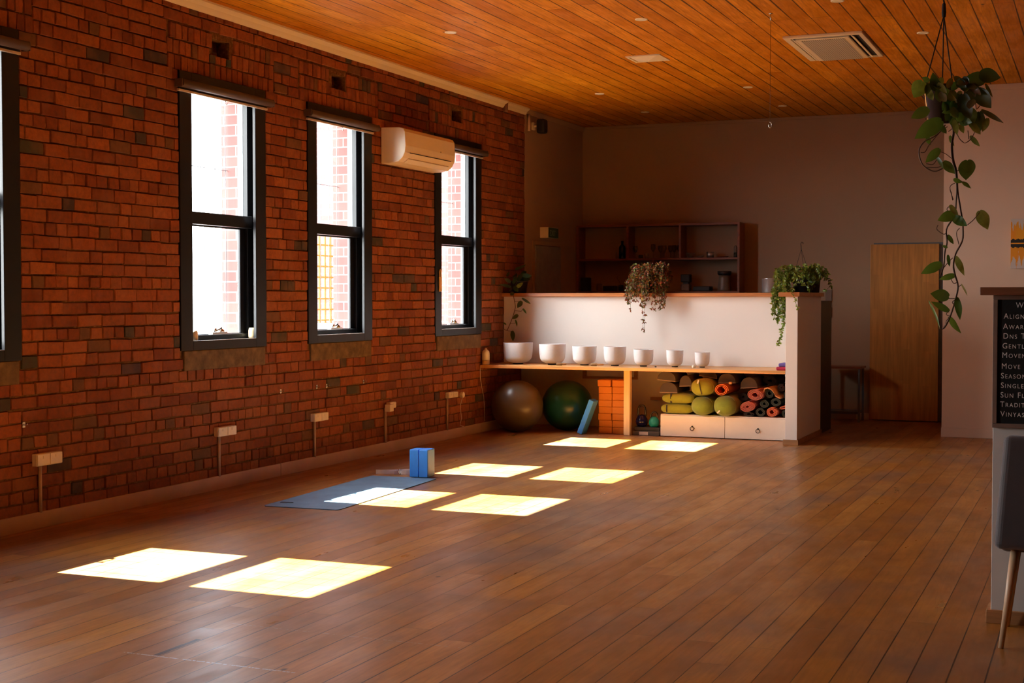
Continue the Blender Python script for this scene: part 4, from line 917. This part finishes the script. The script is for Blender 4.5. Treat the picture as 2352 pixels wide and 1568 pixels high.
# pan
t = thing('saucepan', 'shiny aluminium pan standing on the cap near the right end', 'pan', (3.08, 15.24, 1.557))
m = MB(); m.lathe([(0, 0), (.128, 0), (.132, .006), (.132, .15), (.136, .153), (.129, .153), (.126, .148), (.126, .008), (0, .006)], 3.08, 15.24, 1.557, 40); m.build('body', M['alu'], t)

# ------------------------------------------------------------------ kitchen wall
t = thing('wall_shelf_unit', 'dark reddish timber open shelf unit on the back wall', 'shelf unit', (1.08, 17.5, 1.58))
X0, X1, Z0, Z1, YF = -0.0, 2.19, 1.56, 2.45, 17.33
X0 = .012
def plank(x0, x1, z0, z1, nm='panel'): return MB().box(x0, x1, YF, 17.598, z0, z1).build(nm, M['shelfw'], t, bevel=.002)
plank(X0, X0 + .03, Z0, Z1); plank(X1 - .03, X1, Z0, Z1); plank(X0 + .03, X1 - .03, Z1 - .028, Z1); plank(X0 + .03, X1 - .03, Z0, Z0 + .028, 'shelf')
plank(X0 + .03, X1 - .03, 1.985, 2.01, 'shelf'); plank(.70, .73, 2.01, Z1 - .028, 'divider'); plank(1.40, 1.43, 2.01, Z1 - .028, 'divider'); plank(1.05, 1.075, Z0 + .028, 1.985, 'divider')
def lobj(name, x, z, prof, mt, label, cat, y=17.42, group=None, n=24, closed=True):
    m = MB(); m.lathe(prof, x, y, z, n, closed=closed)
    return tag(m.build(name, mt, origin=(x, y, z)), label, cat, group)
TS, LS = 2.011, 1.589
t2 = thing('glass_bottle', 'tall dark bottle against the left divider of the upper shelf', 'bottle', (.615, 17.42, TS))
m = MB(); m.lathe([(0, 0), (.042, 0), (.044, .01), (.044, .14), (.036, .165), (.018, .18), (.015, .20)], .615, 17.42, TS, 28); m.build('body', M['bottle'], t2)
m = MB(); m.lathe([(.017, .198), (.018, .23), (0, .232)], .615, 17.42, TS, 20); m.build('cap', M['dark'], t2)
lobj('spice_tube', .535, TS, [(0, 0), (.012, 0), (.012, .09), (0, .092)], M['domerim'], 'thin pale tube left of the tall dark bottle', 'tube')
lobj('dark_cup', .868, TS, [(0, 0), (.028, 0), (.03, .045), (.026, .045), (.024, .005), (0, .004)], M['dark'], 'small black cup in the middle bay of the upper shelf', 'cup')
lobj('dark_jar', .945, TS, [(0, 0), (.026, 0), (.028, .06), (.02, .066), (0, .066)], M['ceram'], 'small dark jar right of the black cup', 'jar')
wg = [(0, 0), (.03, .002), (.004, .008), (.003, .07), (.02, .085), (.033, .12), (.030, .165), (.0285, .165), (.031, .12), (.018, .088), (0, .078)]
for i, (x, y, lb) in enumerate([(.79, 17.44, 'stemmed glass beside the left divider'), (1.035, 17.42, 'bright stemmed glass left of the glass group'), (1.12, 17.46, 'stemmed glass, first of the group in the middle bay'), (1.185, 17.41, 'stemmed glass, second of the group in the middle bay'),
       (1.25, 17.47, 'stemmed glass, third of the group in the middle bay'), (1.315, 17.42, 'stemmed glass, fourth of the group in the middle bay'), (1.372, 17.47, 'stemmed glass nearest the right divider')]):
    lobj('wine_glass', x, TS, [(a, b * (1.0 if i != 1 else 1.1)) for a, b in wg], M['drink'], lb, 'glass', y, 'glasses on the upper shelf', closed=False)
lobj('stacked_bowl', 1.53, TS, [(0, 0), (.03, 0), (.055, .05), (.055, .065), (.05, .065), (.03, .01), (0, .008)], M['ceram'], 'dull bowl at the left of the right upper bay', 'bowl')
lobj('small_bowl', 1.66, TS, [(0, 0), (.03, 0), (.045, .03), (.04, .03), (.025, .006), (0, .005)], M['ceram'], 'low dish in the middle of the right upper bay', 'dish')
lobj('metal_mug', 1.79, TS, [(0, 0), (.045, 0), (.048, .075), (.044, .075), (.041, .006), (0, .005)], M['alu'], 'metal mug in the right upper bay', 'mug')
lobj('plate', 1.95, TS, [(0, 0), (.05, 0), (.075, .012), (.072, .015), (.045, .005), (0, .004)], M['shelfw'], 'flat brown plate on the upper shelf at the right', 'plate')
t2 = thing('spray_bottle', 'slim bottle with green base at the right end of the upper shelf', 'bottle', (2.10, 17.42, TS))
m = MB(); m.lathe([(0, 0), (.022, 0), (.022, .06)], 2.115, 17.42, TS, 20); m.build('base', M['dgreen'], t2)
m = MB(); m.lathe([(.022, .06), (.021, .13), (.01, .15), (0, .152)], 2.115, 17.42, TS, 20); m.build('top', M['domerim'], t2)
tag(MB().box(.06, .16, 17.36, 17.5, LS, LS + .18).build('storage_tin', M['dark'], bevel=.008, origin=(.1, 17.4, LS)), 'dark tin in the lower left corner of the shelf unit', 'tin')
lobj('glass_jar', .30, LS, [(0, 0), (.04, 0), (.04, .09), (.03, .10), (0, .10)], M['ceram'], 'squat brown jar in the lower left bay', 'jar')
tag(MB().box(.36, .52, 17.38, 17.52, LS, LS + .07).build('tray', M['dark'], bevel=.008, origin=(.44, 17.4, LS)), 'low dark box in the lower left bay', 'box')
t2 = thing('reed_vase', 'tiny black vase with a thin curled reed in the lower left bay', 'vase', (.60, 17.42, LS))
m = MB(); m.lathe([(0, 0), (.035, 0), (.035, .075), (.02, .08), (0, .08)], .60, 17.42, LS, 20); m.build('body', M['dark'], t2)
MB().tube([(.60, 17.42, LS + .07), (.575, 17.42, LS + .13), (.545, 17.42, LS + .165), (.55, 17.42, LS + .19)], .003, 6).build('reed', M['stem'], t2)
t2 = thing('blender', 'small dark appliance with a square head in the lower right bay', 'appliance', (1.47, 17.42, LS))
MB().box(1.42, 1.53, 17.37, 17.48, LS, LS + .09).build('base', M['ceram'], t2, bevel=.01)
MB().box(1.415, 1.535, 17.37, 17.48, LS + .11, LS + .215).build('head', M['dark'], t2, bevel=.012)
MB().box(1.44, 1.51, 17.40, 17.47, LS + .08, LS + .12).build('neck', M['dark'], t2)
tag(MB().box(1.58, 1.80, 17.36, 17.52, LS, LS + .06).build('tray_box', M['dark'], bevel=.008, origin=(1.7, 17.4, LS)), 'long low black box in the lower right bay', 'box')
t2 = thing('canister', 'pale canister with a wide black lid at the lower right', 'canister', (1.97, 17.44, LS))
m = MB(); m.lathe([(0, 0), (.085, 0), (.085, .02), (.072, .16), (.07, .20)], 1.97, 17.44, LS, 28); m.build('body', M['ceram'], t2)
m = MB(); m.lathe([(.075, .198), (.088, .215), (.088, .25), (0, .252)], 1.97, 17.44, LS, 28); m.build('lid', M['dark'], t2)

# side door under the exit sign
t = struct(bpy.data.objects.new('door_1', None)); COL.objects.link(t); t.location = (0, 16.3, 0)
MB().box(0, .035, 15.86, 16.70, 0.005, 2.14).build('leaf', M['greydoor'], t, bevel=.003)
m = MB(); m.lathe([(0, 0), (.028, 0), (.028, .008), (.012, .012), (.012, .05), (.024, .055), (.024, .075), (0, .08)], .035, 15.93, 1.02, 20, Matrix.Rotation(R(90), 4, 'Y')); m.build('handle', M['steel'], t)
m = MB(); m.box(0, .02, 15.80, 15.855, 0, 2.20); m.box(0, .02, 16.705, 16.76, 0, 2.20); m.box(0, .02, 15.855, 16.705, 2.145, 2.20); m.build('frame', M['kplaster_shade'], t, bevel=.003)
t = thing('exit_sign', 'boxy exit sign with a dark green face above the side door', 'exit sign', (.06, 16.3, 2.24))
MB().box(.001, .112, 16.06, 16.40, 2.238, 2.37).build('housing', M['acw'], t, bevel=.003)
MB().box(.112, .116, 16.065, 16.395, 2.243, 2.365).build('face', M['exitg'], t)
def text_obj(name, body, size, loc, rot, mat, parent, small=False, ext=.0008, sc=.78):
    cu = bpy.data.curves.new(name, 'FONT'); cu.body = body; cu.size = size; cu.extrude = ext; cu.space_character = 1.22 if small else 1.0; cu.small_caps_scale = sc
    if small:
        for i, ch in enumerate(body): cu.body_format[i].use_small_caps = True
    o = bpy.data.objects.new(name + '_tmp', cu); COL.objects.link(o)
    dg = bpy.context.evaluated_depsgraph_get()
    me = bpy.data.meshes.new_from_object(o.evaluated_get(dg)); COL.objects.unlink(o); bpy.data.objects.remove(o)
    me.materials.clear(); me.materials.append(mat)
    me.transform(Matrix.Rotation(rot[2], 4, 'Z') @ Matrix.Rotation(rot[0], 4, 'X'))
    p = bpy.data.objects.new(name, me); COL.objects.link(p); p.parent = parent
    p.location = Vector(loc) - parent.location
    return p
text_obj('lettering', 'EXIT', .10, (.1165, 16.10, 2.265), (R(90), 0, R(90)), M['exitw'], t)
# speaker
t = thing('wall_speaker', 'black rounded loudspeaker bracketed high beside the brick corner', 'speaker', (.12, 15.78, 3.47))
m = MB(); m.box(.075, .185, 15.74, 15.87, 3.482, 3.655); m.build('cabinet', M['black'], t, bevel=.028, seg=4)
m = MB(); m.box(0, .03, 15.78, 15.84, 3.53, 3.62); m.cyl((.02, 15.81, 3.575), (.09, 15.81, 3.575), .012, 12); m.build('bracket', M['acw'], t, bevel=.002)
tag(MB().cyl((.03, 15.63, 3.5), (.03, 15.63, 3.70), .016, 12).build('wall_pipe', M['plaster'], origin=(.03, 15.63, 3.6)), 'short cream pipe left of the black loudspeaker', 'pipe')

# big timber sliding door
t = struct(bpy.data.objects.new('door_2', None)); COL.objects.link(t); t.location = (4.17, 17.56, 0)
MB().box(3.768, 4.575, 17.52, 17.56, .012, 2.152).build('leaf', M['staves'], t, bevel=.003)
MB().box(3.80, 4.66, 17.565, 17.598, 0, 2.17).build('frame', M['grey'], t)
# stool
t = thing('side_table', 'grey metal side table with a brown top against the back wall', 'side table', (3.5, 17.3, 0))
MB().box(3.275, 3.73, 17.13, 17.5, .645, .672).build('top', M['shelfw'], t, bevel=.004)
for x in (3.30, 3.70):
    for y in (17.16, 17.46): MB().box(x - .013, x + .013, y - .013, y + .013, 0, .645).build('leg', M['grey'], t, bevel=.002)
m = MB(); m.box(3.313, 3.687, 17.148, 17.172, .10, .13); m.box(3.313, 3.687, 17.448, 17.472, .10, .13); m.build('stretcher', M['grey'], t)
MB().box(3.313, 3.687, 17.172, 17.448, .112, .125).build('shelf', M['grey'], t)
for z0, z1, lb in ((1.445, 1.60, 'upper grey switch plate on the back wall beside the half wall'), (1.255, 1.385, 'lower grey switch plate on the back wall beside the half wall')):
    t = thing('switch_plate', lb, 'switch', (3.25, 17.59, z0))
    MB().box(3.215, 3.292, 17.586, 17.6, z0, z1).build('plate', M['ceram'], t, bevel=.002)
    MB().box(3.24, 3.265, 17.581, 17.586, (z0 + z1) / 2 - .015, (z0 + z1) / 2 + .015).build('rocker', M['ceram'], t)

# painting
t = thing('painting', 'small canvas of yellow and orange streaks mirrored across black', 'painting', (5.75, 15.72, 2.07))
MB().box(5.488, 6.18, 15.715, 15.748, 1.81, 2.333).build('canvas', M['painting'], t, bevel=.002, origin=(5.8, 15.73, 2.075))

# ------------------------------------------------------------------ right counter wall, letter board, chair
t = thing('reception_counter', 'grey-white half wall counter with a brown timber top at the right', 'counter', (7.2, 6.9, 0))
MB().box(5.925, 8.6, 6.80, 6.95, 0, 1.513).build('panel', M['desk'], t, bevel=.002)
MB().box(5.868, 8.65, 6.72, 7.03, 1.513, 1.549).build('top', M['deskw'], t, bevel=.003)
m = MB(); m.box(5.905, 8.6, 6.782, 6.80, 0, .062); m.box(5.905, 5.925, 6.80, 6.95, 0, .062); m.build('skirting', M['skirtw'], t, bevel=.002)
t = thing('letter_board', 'black felt letter board in a brown frame on the counter front', 'letter board', (6.2, 6.79, .905))
m = MB(); m.box(5.922, 6.56, 6.778, 6.799, 1.492, 1.512); m.box(5.922, 6.56, 6.778, 6.799, .905, .925); m.box(5.922, 5.943, 6.778, 6.799, .925, 1.492); m.box(6.539, 6.56, 6.778, 6.799, .925, 1.492); m.build('frame', M['bframe'], t, bevel=.002)
MB().box(5.943, 6.539, 6.788, 6.799, .925, 1.492).build('felt', M['felt'], t)
for body, x, z in [('W', 6.020, 1.455), ('Align', 5.968, 1.405), ('Awar', 5.966, 1.358), ('Dns T', 5.966, 1.314), ('Gentl', 5.963, 1.269), ('Movem', 5.962, 1.226), ('Move I', 5.960, 1.176),
        ('Season', 5.958, 1.132), ('Single', 5.958, 1.088), ('Sun Fl', 5.957, 1.044), ('Tradit', 5.956, 1.001), ('Vinyas', 5.958, .957)]:
    o = text_obj('lettering', body, .038, (x, 6.7865, z), (R(90), 0, 0), M['letter'], t, small=True, sc=.76)
    o.scale = (.84, 1, .95)

t = thing('upholstered_chair', 'charcoal upholstered chair with pale wooden legs in front of the counter', 'chair', (6.22, 6.5, 0))
def slab(pts2, x0, x1):
    m = MB(); m.prism(pts2, x0, x1, 'x'); return m
b = MB(); M4 = Matrix.Translation((0, 6.36, .42)) @ Matrix.Rotation(R(-6), 4, 'X')
b.add([M4 @ Vector(p) for p in [(5.965, -.06, .0), (6.475, -.06, .0), (6.475, .03, .0), (5.965, .03, .0), (5.998, -.045, .49), (6.442, -.045, .49), (6.442, .02, .49), (5.998, .02, .49)]],
      [(0, 3, 2, 1), (4, 5, 6, 7), (0, 1, 5, 4), (2, 3, 7, 6), (0, 4, 7, 3), (1, 2, 6, 5)], False)
b.build('backrest', M['uph'], t, bevel=.032, seg=5)
MB().box(5.985, 6.455, 6.36, 6.76, .405, .475).build('seat', M['uph'], t, bevel=.03, seg=4)
for sx, x in ((-1, 6.05), (1, 6.39)):
    for sy, y in ((-1, 6.38), (1, 6.68)):
        m = MB(); m.cyl((x, y, .42), (x + sx * .05, y + (-.07 if sy < 0 else .07), 0.0), .019, 18, .011); m.build('leg', M['beech'], t)

# ------------------------------------------------------------------ hanging pothos
t = thing('hanging_pothos', 'large variegated trailing vine in a silver pot hanging at the right', 'hanging plant', (5.855, 5.2, 2.12))
m = MB(); pot(m, 5.838, 5.2, 2.118, .036, .052, .135, 36); m.build('pot', M['silverpot'], t)
m = MB(); m.lathe([(0, .115), (.045, .115)], 5.838, 5.2, 2.118, 20, closed=False); m.build('soil', M['soil'], t)
m = MB(); kx, kz = 5.853, 2.50
for px, py in ((5.795, 5.18), (5.845, 5.25), (5.885, 5.19)): m.cyl((px, py, 2.26), (kx, 5.2, kz), .0022, 6)
m.tube([(kx, 5.2, kz), (kx + .004, 5.2, kz + .03), (kx - .003, 5.2, kz + .06), (kx, 5.2, 2.6), (kx, 5.2, 3.72)], .003, 6)
m.lathe([(0, 0), (.006, .004), (.008, .02), (.006, .05), (0, .056)], kx, 5.2, kz - .01, 10)
m.cyl((5.795, 5.18, 2.262), (5.80, 5.2, 2.13), .002, 6); m.cyl((5.885, 5.19, 2.262), (5.872, 5.2, 2.13), .002, 6)
m.build('cord', M['twine'], t)
m = MB(); m.tube([(kx + .018 * math.sin(q), 5.2, 3.735 - .018 * math.cos(q)) for q in [i * math.pi / 8 for i in range(13)]], .003, 8); m.build('ceiling_hook', M['steel'], t)
def smooth_pts(pts, k=4):
    pts = [Vector(p) for p in pts]; out = []
    for i in range(len(pts) - 1):
        p0 = pts[max(0, i - 1)]; p1 = pts[i]; p2 = pts[i + 1]; p3 = pts[min(len(pts) - 1, i + 2)]
        for j in range(k):
            u = j / k
            out.append(.5 * ((2 * p1) + (p2 - p0) * u + (2 * p0 - 5 * p1 + 4 * p2 - p3) * u * u + (3 * p1 - p0 - 3 * p2 + p3) * u ** 3))
    out.append(pts[-1]); return out
ms = MB()
for pts, r in TAB['V']: ms.tube(smooth_pts(pts), r, 6)
ms.build('stem', M['stem'], t)
ml = MB(); random.seed(8)
for b, tt, w, c in TAB['L']:
    leafmesh(ml, b, tt, w, tuple(min(1, k * random.uniform(.8, 1.25)) for k in LC[c]), .25)
o = ml.build('foliage', M['leaf'], t, subd=1)

# ------------------------------------------------------------------ yoga mat, bricks and strap on the floor
rot = R(3.4)
t = thing('yoga_mat', 'slate blue yoga mat unrolled on the floor in the sun patch', 'yoga mat', (1.078, 9.50, 0))
M4 = Matrix.Translation((1.078, 9.50, 0)) @ Matrix.Rotation(rot, 4, 'Z')
m = MB(); n = 6; poly = []
for sx, sy in ((1, 1), (-1, 1), (-1, -1), (1, -1)):
    for k in range(n + 1):
        a = k / n * math.pi / 2 + {(1, 1): 0, (-1, 1): math.pi / 2, (-1, -1): math.pi, (1, -1): 1.5 * math.pi}[(sx, sy)]
        v = M4 @ Vector((sx * .27 + .03 * math.cos(a), sy * .88 + .03 * math.sin(a), 0)); poly.append((v.x, v.y))
m.prism(poly, .0006, .0062, 'z'); m.build('sheet', M['mat'], t)
m = MB(); m.box(-.255, -.16, -.73, -.715, .0062, .012, M4); m.box(-.255, -.20, -.745, -.715, .0062, .011, M4); m.build('strap_tab', M['black'], t, bevel=.002)
for x0, lb in ((1.068, 'left of two upright blue yoga blocks at the end of the mat'), (1.153, 'right of two upright blue yoga blocks at the end of the mat')):
    M5 = rotz(R(4), (1.15, 10.5, 0))
    m = MB(); m.box(x0, x0 + .080, 10.42, 10.575, .0065, .238, M5)
    tag(m.build('yoga_brick', M['blue'], bevel=.007, seg=3, origin=(x0 + .04, 10.5, .0065)), lb, 'yoga block', 'blue yoga blocks by the mat')
def ribbon(m, pts, z0, h, th=.003):
    pts = [Vector((*p, 0)) for p in pts]
    L = []
    for i, p in enumerate(pts):
        d = (pts[min(i + 1, len(pts) - 1)] - pts[max(i - 1, 0)]).normalized(); nn = Vector((-d.y, d.x, 0)) * th / 2
        zz = z0 + 0 * i; L += [(p + nn) + Vector((0, 0, zz)), (p - nn) + Vector((0, 0, zz)), (p + nn) + Vector((0, 0, zz + h)), (p - nn) + Vector((0, 0, zz + h))]
    fs = []
    for i in range(len(pts) - 1):
        o, q = 4 * i, 4 * i + 4; fs += [(o, q, q + 2, o + 2), (o + 1, o + 3, q + 3, q + 1), (o + 2, q + 2, q + 3, o + 3), (o, o + 1, q + 1, q)]
    fs += [(0, 2, 3, 1), (4 * len(pts) - 4, 4 * len(pts) - 3, 4 * len(pts) - 1, 4 * len(pts) - 2)]
    m.add(L, fs, False)
t = thing('yoga_strap', 'pale cotton yoga strap loosely coiled on the floor behind the blocks', 'strap', (.88, 10.6, 0))
m = MB(); sp = [(.69, 10.54), (.72, 10.545), (.76, 10.56), (.80, 10.58), (.84, 10.60), (.88, 10.63), (.92, 10.66), (.96, 10.66), (.985, 10.62), (.97, 10.585), (.93, 10.57), (.895, 10.585), (.885, 10.62), (.905, 10.66), (.96, 10.70), (1.02, 10.69), (1.06, 10.66)]
ribbon(m, [tuple(v.xy) for v in smooth_pts([(*p, 0) for p in sp], 3)], .001, .036)
ribbon(m, [tuple(v.xy) for v in smooth_pts([(.86, 10.55, 0), (.89, 10.60, 0), (.93, 10.61, 0), (.95, 10.57, 0), (1.0, 10.60, 0), (1.05, 10.60, 0)], 4)], .001, .030)
m.build('webbing', M['strap'], t)
m = MB(); m.tube([(.90 + .018 * math.cos(q), 10.575, .025 + .018 * math.sin(q)) for q in [i * math.pi / 6 for i in range(13)]], .003, 6); m.build('buckle', M['steel'], t)

# ------------------------------------------------------------------ outside the windows
struct(MB().box(-40, -.36, -20, 40, -.5, -.3).build('ground', M['ground']))
t = thing('lattice_screen', 'orange painted lattice screen outside, seen through the middle window', 'lattice', (-3, 15.6, -.3))
m = MB()
for i in range(13): m.box(-3.02, -3.0, 14.6 + i * .14, 14.62 + i * .14, -.3, 2.35)
for k in range(19): m.box(-3.0, -2.98, 14.6, 16.3, -.2 + k * .14, -.18 + k * .14)
m.build('slat', M['lattice'], t)
t = thing('outdoor_planter', 'white tapered planter outside the middle window', 'planter', (-2.2, 14.2, -.3))
m = MB(); m.lathe([(0, 0), (.20, 0), (.30, 1.42), (.33, 1.42), (.33, 1.50), (.28, 1.50), (.27, 1.40), (0, 1.38)], -2.2, 14.25, -.3, 4, Matrix.Rotation(R(45), 4, 'Z')); m.build('tub', M['outwhite'], t)
tag(MB().box(-5.0, -.40, 17.9, 18.2, -.3, 5.2).build('outer_wall', M['outbrick'], origin=(-3, 18, -.3)), 'red brick wing wall outside beyond the farthest window', 'wall')

# ------------------------------------------------------------------ light
w = bpy.data.worlds.new('World'); SC.world = w; w.use_nodes = True
nt = w.node_tree; bg = nt.nodes['Background']
# bright hazy sky: blue-white all round, with a broad glow beside the sun
def wn(typ, **kw):
    nd = nt.nodes.new(typ)
    for k, v in kw.items(): setattr(nd, k, v)
    return nd
tc = wn('ShaderNodeTexCoord'); sx = wn('ShaderNodeSeparateXYZ'); cr = wn('ShaderNodeValToRGB')
nt.links.new(tc.outputs['Generated'], sx.inputs[0]); nt.links.new(sx.outputs[2], cr.inputs[0])
cr.color_ramp.elements[0].position = 0.; cr.color_ramp.elements[0].color = (.90, .95, 1., 1)
cr.color_ramp.elements[1].position = 1.; cr.color_ramp.elements[1].color = (.45, .65, 1., 1)
dt = wn('ShaderNodeVectorMath', operation='DOT_PRODUCT'); dt.inputs[1].default_value = Vector((-.75, -.55, .55)).normalized()
nt.links.new(tc.outputs['Generated'], dt.inputs[0])
mx0 = wn('ShaderNodeMath', operation='MAXIMUM'); nt.links.new(dt.outputs['Value'], mx0.inputs[0]); mx0.inputs[1].default_value = 0
pw = wn('ShaderNodeMath', operation='POWER'); nt.links.new(mx0.outputs[0], pw.inputs[0]); pw.inputs[1].default_value = 2.2
mu = wn('ShaderNodeMath', operation='MULTIPLY_ADD'); nt.links.new(pw.outputs[0], mu.inputs[0]); mu.inputs[1].default_value = 32.0; mu.inputs[2].default_value = 13.0
mc = wn('ShaderNodeMix', data_type='RGBA'); nt.links.new(pw.outputs[0], mc.inputs[0]); nt.links.new(cr.outputs[0], mc.inputs[6]); mc.inputs[7].default_value = (1., .97, .93, 1)
nt.links.new(mc.outputs[2], bg.inputs[0]); nt.links.new(mu.outputs[0], bg.inputs[1])
sun = bpy.data.lights.new('sun', 'SUN'); sun.energy = 170.0; sun.angle = R(.53); sun.color = (1., .93, .82)
so = bpy.data.objects.new('sun', sun); COL.objects.link(so)
so.rotation_euler = Vector((-1., 0.0, 1.035)).to_track_quat('Z', 'Y').to_euler()
for k, (a, b) in enumerate(WIN):
    for z0, z1, x in ((1.215, 2.06, -.175), (2.165, 3.08, -.175)):
        l = bpy.data.lights.new('portal', 'AREA'); l.shape = 'RECTANGLE'; l.size = z1 - z0; l.size_y = (b - a) - .22; l.cycles.is_portal = True
        o = bpy.data.objects.new('window_portal', l); COL.objects.link(o); o.location = (x, (a + b) / 2, (z0 + z1) / 2); o.rotation_euler = (0, R(-90), 0)

# ------------------------------------------------------------------ camera
cam = bpy.data.cameras.new('camera'); cam.sensor_width = 36; cam.lens = 36 * 3220 / 2352
co = bpy.data.objects.new('camera', cam); COL.objects.link(co)
co.location = (6.38, 0, 1.5); co.rotation_euler = (R(90) - math.atan(100 / 3220), 0, R(22.8))
cam.clip_end = 200
SC.camera = co
SC.view_settings.view_transform = 'Standard'; SC.view_settings.look = 'None'; SC.view_settings.gamma = 1; SC.view_settings.use_curve_mapping = False
SC.view_settings.exposure = -0.12
SC.cycles.max_bounces = 12; SC.cycles.diffuse_bounces = 7; SC.cycles.glossy_bounces = 4; SC.cycles.transparent_max_bounces = 12
SC.cycles.caustics_reflective = False; SC.cycles.caustics_refractive = False
SC.cycles.sample_clamp_indirect = 8
